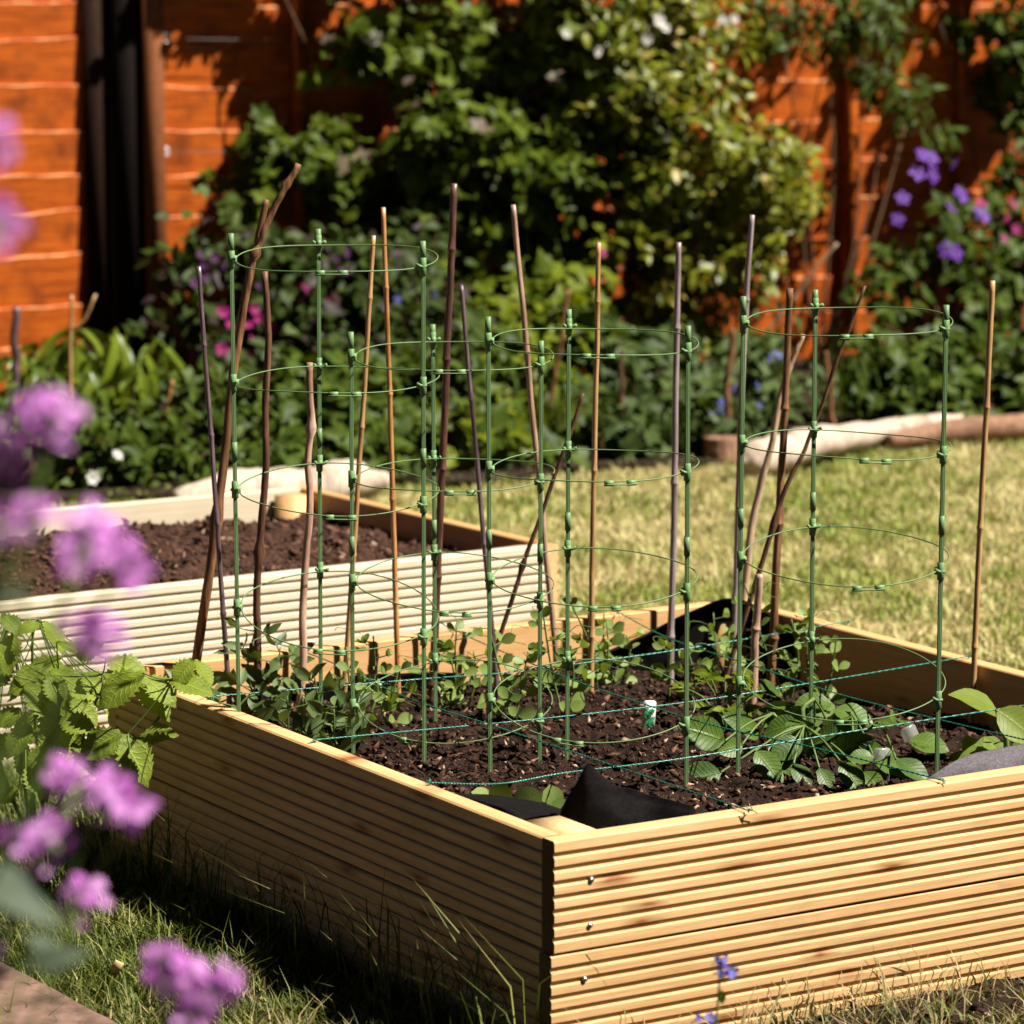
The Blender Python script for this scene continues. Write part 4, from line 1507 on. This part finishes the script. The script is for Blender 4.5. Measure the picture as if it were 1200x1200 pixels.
def pea(name, label, cat, px, py, Y, h, n, tpl, size, mat, lean=0.0, pairs=True, tendril=True, spread=.9, group=None):
    """small climbing seedling: wavy stem, paired leaflets, tendrils"""
    p = at(px, py, y=Y); p[2] = soil_at(p[0], p[1]) - .004
    t = thing(name, label, cat, p, group=group)
    fo_, st = MB(), MB()
    ns = 1 if h < .11 else 2
    for s_ in range(ns):
        l = lean + (s_ - (ns - 1) / 2) * .3 + random.uniform(-.1, .1)
        hh = h * (1 - .28 * s_)
        top = p + np.array([l * hh, random.uniform(-.2, .2) * hh, hh])
        P = spline([p, p * .5 + top * .5 + rng.normal(0, .008, 3), top], 12)
        st.tube(P, np.linspace(.0022, .0013, 12), 6)
        a = random.uniform(0, 6)
        for k in range(n):
            u = .18 + .8 * k / max(1, n - 1)
            q = P[min(11, int(u * 11))]
            a += 2.4 + random.uniform(-.5, .5)
            d = np.array([math.cos(a), math.sin(a) * .8, .25])
            pet = q + d * size * .55
            st.tube([q, pet], [.0011, .0008], 5, False)
            for sg in ((-1, 1) if pairs else (0,)):
                ax = d * .6 + np.array([-math.sin(a), math.cos(a), 0]) * sg * spread + np.array([0, 0, random.uniform(0, .9)])
                nr = np.array([.1, -.85, .45]) + d * .4 + rng.normal(0, .4, 3)
                scatter(fo_, tpl, pet, ax, nr, size * random.uniform(.75, 1.2) * (1 - .3 * u))
            if tendril and k % 2:
                c = [pet + d * .012 * j + np.array([.006 * math.sin(j * 1.4), 0, .010 * j - .002 * j * j]) for j in range(6)]
                st.tube(spline(c, 10), .0006, 4, False)
    fo_.build('foliage', mat, t)
    st.build('stem', M['stem'], t)
    return t


GP = 'young pea plants along the back of the near bed'
pl = [
    (455, 845, 4.93, .105, 6, 'pea seedling at the foot of the orange tan cane'),
    (545, 800, 5.12, .105, 6, 'pale pea seedling right of the maroon cane foot'),
    (520, 800, 5.1, .085, 5, 'broad leaved pea seedling against the maroon cane foot'),
    (603, 832, 5.0, .115, 7, 'bushy pea seedling under the second cage'),
    (660, 840, 5.0, .135, 8, 'tall pea plant climbing between middle cage legs'),
    (700, 795, 5.25, .125, 7, 'pea plant at the foot of the upright tan cane'),
    (726, 785, 5.3, .10, 5, 'single tall pea shoot right of the upright tan cane'),
    (785, 805, 5.18, .075, 6, 'low pea seedling at the foot of the greyish mauve cane'),
    (815, 795, 5.2, .065, 5, 'small pea seedling right of the greyish mauve cane'),
    (850, 755, 5.42, .085, 5, 'pea seedling beside the tall grey brown cane foot'),
    (925, 805, 5.22, .155, 8, 'tall pea plant beside the thick brown pole'),
    (962, 790, 5.2, .125, 5, 'pea plant climbing the back leg of the right cage'),
    (425, 835, 4.95, .10, 5, 'pea seedling left of the second cage'),
]
for (px, py, Y, h, n, lab) in pl:
    pea('pea_plant', lab, 'pea plant', px, py, Y, h * 1.3, n, T_PEA, .029, M['l_pea'], random.uniform(-.15, .15), group=GP)
GB = 'young broad bean plants in the near bed'
for (px, py, Y, h, n, lab) in [
    (312, 810, 4.97, .155, 8, 'tall dark broad bean against the straight brown stick'),
    (380, 850, 4.86, .115, 8, 'dark broad bean by the foot of the pale peeled stick'),
    (345, 860, 4.80, .085, 7, 'low broad bean between the legs of the tallest cage'),
    (228, 830, 4.95, .085, 6, 'broad bean in the back left corner of the near bed'),
    (300, 850, 4.82, .08, 6, 'grey green broad bean at the tallest cage left leg'),
    (400, 870, 4.80, .07, 6, 'pale broad bean seedling below the tallest cage')]:
    pea('broad_bean_plant', lab, 'bean plant', px, py, Y, h, n, T_BEAN, .050, M['l_bean'], random.uniform(-.12, .12), True, False, .7, GB)

# round seedlings by the left board
p = at(578, 938, y=4.42); p[2] = soil_at(p[0], p[1])
t = thing('seedling', 'round leaved seedling half hidden behind the left board', 'seedling', p)
fo_, st = MB(), MB()
for (b, e, d) in (((580, 945), (560, 930), .01), ((580, 945), (590, 925), .012), ((600, 950), (627, 934), .012), ((640, 945), (664, 950), .01), ((650, 950), (646, 926), .0), ((690, 962), (678, 952), .01)):
    A, B = leaf_px(fo_, T_ROUND, b, e, 4.42, d, (.2, -.8, .6), fac=1.25)
    st.tube([p, A * .5 + p * .5 + np.array([0, 0, -.004]), A], .0012, 5, False)
fo_.build('foliage', M['l_pea'], t); st.build('stem', M['stem'], t)

# potato plant
p = at(955, 925, y=4.72); p[2] = soil_at(p[0], p[1])
t = thing('potato_plant', 'big potato plant with veined oval leaves under the right cage', 'potato plant', p)
fo_, st = MB(), MB()
hubs = [np.array([p[0] + dx, p[1] + dy, p[2] + dz]) for dx, dy, dz in ((-.06, .02, .055), (.0, .03, .075), (.05, -.01, .06), (.09, .0, .045), (-.02, -.04, .05))]
for h_ in hubs:
    st.tube(spline([p, p * .5 + h_ * .5 + rng.normal(0, .01, 3), h_], 8), np.linspace(.0045, .003, 8), 7)
big = [((905, 868), (928, 905), 4.66), ((985, 893), (1012, 926), 4.58), ((975, 882), (1022, 868), 4.66), ((930, 895), (950, 922), 4.60), ((1025, 890), (1066, 905), 4.62),
       ((1050, 890), (1090, 912), 4.60), ((885, 880), (915, 912), 4.63), ((890, 862), (868, 846), 4.74), ((893, 845), (928, 828), 4.82), ((975, 862), (990, 836), 4.76),
       ((850, 868), (800, 850), 4.66), ((845, 905), (798, 915), 4.60), ((920, 862), (950, 850), 4.74), ((940, 880), (975, 868), 4.70), ((880, 850), (852, 838), 4.78),
       ((940, 868), (905, 885), 4.66), ((985, 870), (1008, 850), 4.72), ((1000, 880), (1035, 878), 4.66), ((910, 855), (895, 832), 4.8), ((955, 860), (940, 838), 4.8),
       ((870, 872), (845, 880), 4.68), ((960, 900), (975, 925), 4.62), ((915, 900), (895, 925), 4.63), ((1010, 905), (1035, 925), 4.6)]
for (b, e, Y) in big:
    A, B = leaf_px(fo_, T_POT, b, e, Y, .03, (.18, -.9, .68), .92, 1.0)
    hb = min(hubs, key=lambda q: np.linalg.norm(q - A))
    st.tube(spline([hb, (hb + A) / 2 + np.array([0, 0, .006]), A], 6), .0017, 6, False)
for k in range(22):
    hb = random.choice(hubs)
    q = hb + rng.normal(0, 1, 3) * np.array([.055, .05, .02]) - np.array([0, 0, .01])
    q[2] = max(q[2], p[2] + .015)
    a = random.uniform(0, 6.28)
    scatter(fo_, T_POT, q, (math.cos(a), math.sin(a), random.uniform(-.3, .3)), np.array([.1, -.6, .8]) + rng.normal(0, .3, 3), random.uniform(.034, .062))
fo_.build('foliage', M['l_potato'], t); st.build('stem', M['stem'], t)

# feathery young plant left of it
p = at(850, 830, y=4.98); p[2] = soil_at(p[0], p[1])
t = thing('celery_plant', 'light green feathery plant left of the short cane stump', 'vegetable plant', p)
fo_, st = MB(), MB()
for k in range(18):
    a = random.uniform(0, 6.28); r = random.uniform(.02, .075); h_ = random.uniform(.03, .095)
    e = p + np.array([math.cos(a) * r, math.sin(a) * r * .7, h_])
    st.tube(spline([p, p * .5 + e * .5 + np.array([0, 0, .015]), e], 6), [.0014] * 6, 5, False)
    for j in range(6):
        b = a + (j - 2.5) * .5
        scatter(fo_, T_OV, e, (math.cos(b), math.sin(b), random.uniform(-.2, .4)), np.array([0, -.5, .9]) + rng.normal(0, .3, 3), random.uniform(.014, .028))
fo_.build('foliage', M['l_lime'], t); st.build('stem', M['stem'], t)

# squash at the right
p = at(1172, 905, y=4.72); p[2] = soil_at(p[0], p[1])
t = thing('squash_plant', 'squash plant with thick pale stems at the right edge of the bed', 'squash plant', p)
fo_, st = MB(), MB()
for (b, e, Y, tp, s) in (((1172, 838), (1128, 808), 4.74, T_OVB, 1.15), ((1168, 832), (1212, 862), 4.68, T_OVB, 1.2), ((1190, 880), (1130, 882), 4.72, T_OVB, 1.1), ((1180, 905), (1150, 880), 4.7, T_LOB, 1.2), ((1185, 892), (1225, 880), 4.7, T_LOB, 1.3), ((1160, 900), (1112, 884), 4.74, T_LOB, 1.0), ((1210, 900), (1240, 870), 4.72, T_OVB, 1.2)):
    A, B = leaf_px(fo_, tp, b, e, Y, .02, (.1, -.5, .9), 1.2, s)
    st.tube(spline([p, p * .6 + A * .4 + np.array([.01, 0, .0]), A], 8), np.linspace(.0042, .003, 8), 7)
fo_.build('foliage', M['l_squash'], t); st.build('stem', M['stem'], t)

# ------------------------------------------------------------------ raspberry at the left
rb = at(30, 985, z=0.0)
t = thing('raspberry_plant', 'raspberry plant with bright serrated leaves at the left bed corner', 'raspberry plant', rb)
fo_, st = MB(), MB()
tips = [at(44, 725, y=4.95), at(10, 720, y=5.0), at(120, 790, y=4.78), at(150, 860, y=4.62), at(70, 800, y=4.85), at(205, 795, y=4.72), at(30, 850, y=4.8), at(100, 850, y=4.75)]
for e in tips:
    st.tube(spline([rb + rng.normal(0, .02, 3) * np.array([1, 1, 0]), rb * .6 + e * .4 + rng.normal(0, .02, 3), e + np.array([-.01, .01, -.04]), e], 12), np.linspace(.0034, .0016, 12), 7)
rl = [((18, 742), (6, 774)), ((46, 730), (24, 738)), ((52, 728), (74, 756)), ((66, 752), (100, 764)), ((2, 720), (22, 738)), ((58, 786), (16, 806)), ((60, 786), (94, 804)), ((56, 790), (72, 820)),
      ((124, 772), (168, 790)), ((168, 789), (120, 820)), ((168, 793), (202, 818)), ((200, 797), (242, 806)), ((226, 772), (206, 798)), ((228, 773), (248, 796)), ((142, 858), (100, 882)), ((140, 860), (172, 908)),
      ((164, 864), (198, 857)), ((50, 830), (80, 874)), ((30, 802), (64, 834)), ((12, 790), (0, 760)), ((36, 850), (10, 880)), ((70, 845), (104, 850)), ((84, 820), (110, 842)), ((24, 830), (-6, 846)),
      ((20, 770), (-10, 790)), ((96, 790), (124, 812)), ((90, 770), (112, 756)), ((60, 870), (40, 905)), ((84, 872), (112, 900)), ((30, 900), (54, 930)), ((10, 860), (-15, 890)), ((160, 800), (196, 832))]
for i, (b, e) in enumerate(rl):
    Y = 4.95 - (b[0] / 200) * .25 - (b[1] - 720) / 200 * .16 + random.uniform(-.06, .06)
    A, B = leaf_px(fo_, T_RASP, b, e, Y, .02, (.2, -.65, .75), 1.0, 1.2)
    c = min(tips, key=lambda q: np.linalg.norm(q - A))
    st.tube(spline([c, (c + A) / 2 + np.array([0, 0, -.004]), A], 6), .0011, 5, False)
for k in range(46):
    px, py = random.uniform(-40, 150), random.uniform(770, 930)
    Y = random.uniform(4.85, 5.12)
    a = random.uniform(0, 6.28)
    q = at(px, py, y=Y)
    scatter(fo_, T_RASP, q, (math.cos(a), math.sin(a) * .5, random.uniform(-.9, .2)), np.array([.2, -.5, .7]) + rng.normal(0, .4, 3), random.uniform(.035, .065))
    c = min(tips, key=lambda w: np.linalg.norm(w - q))
    st.tube([c, (c + q) / 2 + np.array([0, 0, -.01]), q], .001, 5, False)
fo_.build('foliage', M['l_rasp'], t); st.build('stem', M['stem'], t)

# ------------------------------------------------------------------ small things on the ground, lower left
mb = MB()
V, Q = grid(40, 14, lambda a, b: (-.55 + 1.1 * a, -.11 + .22 * b, .036 + .003 * fbm(a * 4, b * 3, 2, 3) - (.02 if (b in (0, 1) or a in (0, 1)) else 0)))
mb = MB(); mb.add(V, Q)
mb.box((0, 0, .008), (1.09, .215, .016))
slab = mb.build('timber_plank', M['slab'], None, True)
e0 = at(0, 1117, z=.036); e1 = at(150, 1196, z=.036)
dd = nrm(e1 - e0); nn = np.array([dd[1], -dd[0], 0]); cc = (e0 + e1) / 2 + nn * .11 - dd * .25
slab.location = (cc[0], cc[1], 0); slab.rotation_euler = (0, 0, math.atan2(dd[1], dd[0]))
tag(slab, 'old pinkish brown timber plank lying in the grass at the lower left', 'plank')
mb = MB(); q = at(136, 1135, z=.025)
mb.box(q, (.012, .003, .026), np.array(Matrix.Rotation(.5, 3, 'Y')) @ np.array(Matrix.Rotation(.5, 3, 'X')))
tag(mb.build('wood_chip', M['endgrain'], None, False), 'pale wood chip lying in the grass beside the timber plank', 'wood chip')

# ------------------------------------------------------------------ foreground flowers
fm_rocket = [flower_mesh('rocket_flower', 4, s, M['p_purple'], c) for s, c in ((.024, .12), (.022, .3), (.019, .6))]


def stalk(label, heads, Y, root, leaf=(), n=7):
    heads = [(x, y, r * .82) for x, y, r in heads]
    """heads: (px, py, radius px) clusters of flowers on one stalk"""
    g = at(*root, y=Y); g[2] = 0
    t = thing('dames_rocket', label, 'flower stalk', g, group='purple flower stalks in the foreground')
    st = MB()
    top = at(heads[0][0], heads[0][1], y=Y)
    base = g
    midp = base * .5 + top * .5 + np.array([-.05, 0, .10])
    path = spline([base, midp, top], 20)
    st.tube(path, np.linspace(.0022, .0013, 20), 7)
    for i, (px, py, r) in enumerate(heads):
        c = at(px, py, y=Y + random.uniform(-.03, .03))
        s = c[1] / F
        if i:
            st.tube(spline([path[15], (path[15] + c) / 2 + np.array([0, 0, -.01]), c], 8), .0015, 6)
        k = max(3, int(n * (r / 42) ** 1.6))
        for j in range(k):
            d = nrm(rng.normal(size=3) + np.array([.2, -.4, .45]))
            p_ = c + d * r * s * random.uniform(.45, .8)
            st.tube([c - np.array([0, 0, .008]), c + d * r * s * .2, p_ - d * .008], .0008, 5, False)
            place_mesh('flower', random.choice(fm_rocket), t, p_, nrm(d + np.array([.1, -.25, .25])), random.uniform(0, 6), random.uniform(.85, 1.15))
    for (b, e, dy) in leaf:
        fo_ = MB()
        A, B = leaf_px(fo_, T_LAN, b, e, Y + dy, .01, (.2, -.8, .5), 1.6, 1.1)
        st.tube([path[min(19, 8)], A], .0012, 5, False)
        fo_.build('leaf', M['l_grey'], t)
    st.build('stem', M['stem'], t)
    return t


stalk('blurred purple flower tips highest at the left edge', [(-6, 265, 40), (-8, 165, 26)], 1.55, (-260, 900), n=7)
stalk('blurred purple flower cluster level with the far bed back board', [(66, 490, 40), (8, 520, 42), (30, 485, 26)], 1.62, (-260, 900), n=9)
stalk('blurred purple flowers in front of the reddish compost', [(104, 625, 30), (140, 660, 34), (92, 650, 20), (45, 612, 26), (15, 606, 24)], 1.66, (-300, 1000), n=8)
stalk('single faint purple flower in front of the pale planks', [(120, 742, 34), (98, 735, 14)], 1.72, (-300, 1100), n=5)
stalk('purple flower cluster below the raspberry leaves', [(92, 918, 30), (128, 938, 36), (160, 955, 24), (72, 912, 16)], 1.85, (-220, 1300), n=9)
stalk('purple flowers left of and below the raspberry leaf', [(60, 985, 30), (38, 1005, 24), (25, 975, 14)], 1.85, (-260, 1300), n=7)
stalk('small round purple flower head above the timber plank', [(98, 1056, 26)], 1.9, (-120, 1500), leaf=[((-10, 1010), (50, 1065), -.1), ((80, 1130), (50, 1095), -.1)], n=12)
stalk('lowest purple flower cluster beside the timber plank', [(215, 1142, 36), (240, 1165, 30), (195, 1130, 22), (258, 1150, 20), (215, 1198, 14)], 1.9, (230, 1450), n=9)
stalk('pale withered leaf and buds at the lower left edge', [(-30, 1120, 20)], 1.7, (-200, 1400), leaf=[((-20, 1040), (62, 1060), 0), ((30, 1130), (85, 1115), .05), ((-15, 700), (20, 690), 0)], n=3)

# blue flower spike in front of the near bed
g = at(832, 1330, y=3.35); g[2] = 0
t = thing('bluebell', 'small blue flower spike standing in front of the grooved front board', 'flower', g)
top = at(845, 1125, y=3.35)
st = MB(); st.tube(spline([g, g * .5 + top * .5 + np.array([-.004, 0, 0]), top], 12), np.linspace(.0022, .0012, 12), 6); st.build('stem', M['stem'], t)
fb = flower_mesh('bluebell_flower', 5, .013, M['p_blue'], .9)
for (px, py) in ((838, 1128), (846, 1122), (850, 1135), (856, 1142), (840, 1140), (842, 1130), (848, 1146), (858, 1136), (822, 1192), (832, 1194), (815, 1196)):
    p_ = at(px, py, y=3.35 + random.uniform(-.006, .006))
    place_mesh('flower', fb, t, p_, nrm(rng.normal(0, .5, 3) + np.array([.2, -.6, .2])), random.uniform(0, 6))
fo_ = MB(); leaf_px(fo_, T_OV, (845, 1160), (848, 1178), 3.35, 0, (.6, -.8, .2)); fo_.build('leaf', M['l_mid'], t)

# ------------------------------------------------------------------ camera, light, world
sc = bpy.context.scene
cam = bpy.data.cameras.new('camera')
cam.sensor_width = 36
cam.lens = F / 1200 * 36
cam.clip_end = 500
cam.clip_start = .05
cam.dof.use_dof = True
cam.dof.focus_distance = 4.62
cam.dof.aperture_fstop = 6.6
cam.dof.aperture_blades = 8
co = bpy.data.objects.new('camera', cam)
C.objects.link(co)
co.location = (0, 0, CAMH)
co.rotation_euler = (R(90) - PITCH, 0, 0)
sc.camera = co

sun = bpy.data.lights.new('sun', 'SUN')
sun.energy = 5.0
sun.angle = R(.53)
sun.color = (1.0, .95, .87)
so = bpy.data.objects.new('sun', sun)
C.objects.link(so)
so.rotation_euler = Vector(-SUN_TO).to_track_quat('-Z', 'Y').to_euler()
so.location = (4, -1, 6)

w = bpy.data.worlds.new('World')
sc.world = w
w.use_nodes = True
nt = w.node_tree
nt.nodes.clear()
sky = nt.nodes.new('ShaderNodeTexSky')
sky.sky_type = 'NISHITA'
sky.sun_disc = False
sky.sun_elevation = math.asin(SUN_TO[2])
sky.sun_rotation = math.atan2(SUN_TO[0], SUN_TO[1])
bg = nt.nodes.new('ShaderNodeBackground')
bg.inputs[1].default_value = .05
sky.air_density = .06
sky.dust_density = .01
sky.ozone_density = .6
sky.altitude = 300
wo = nt.nodes.new('ShaderNodeOutputWorld')
nt.links.new(sky.outputs[0], bg.inputs[0])
nt.links.new(bg.outputs[0], wo.inputs[0])

vs = sc.view_settings
vs.view_transform = 'Standard'
vs.look = 'None'
vs.exposure = 1.22
vs.gamma = 1
vs.use_curve_mapping = False
sc.render.engine = 'CYCLES'
sc.cycles.use_denoising = True
sc.cycles.max_bounces = 6
sc.cycles.diffuse_bounces = 1
sc.cycles.transmission_bounces = 3
sc.cycles.transparent_max_bounces = 4
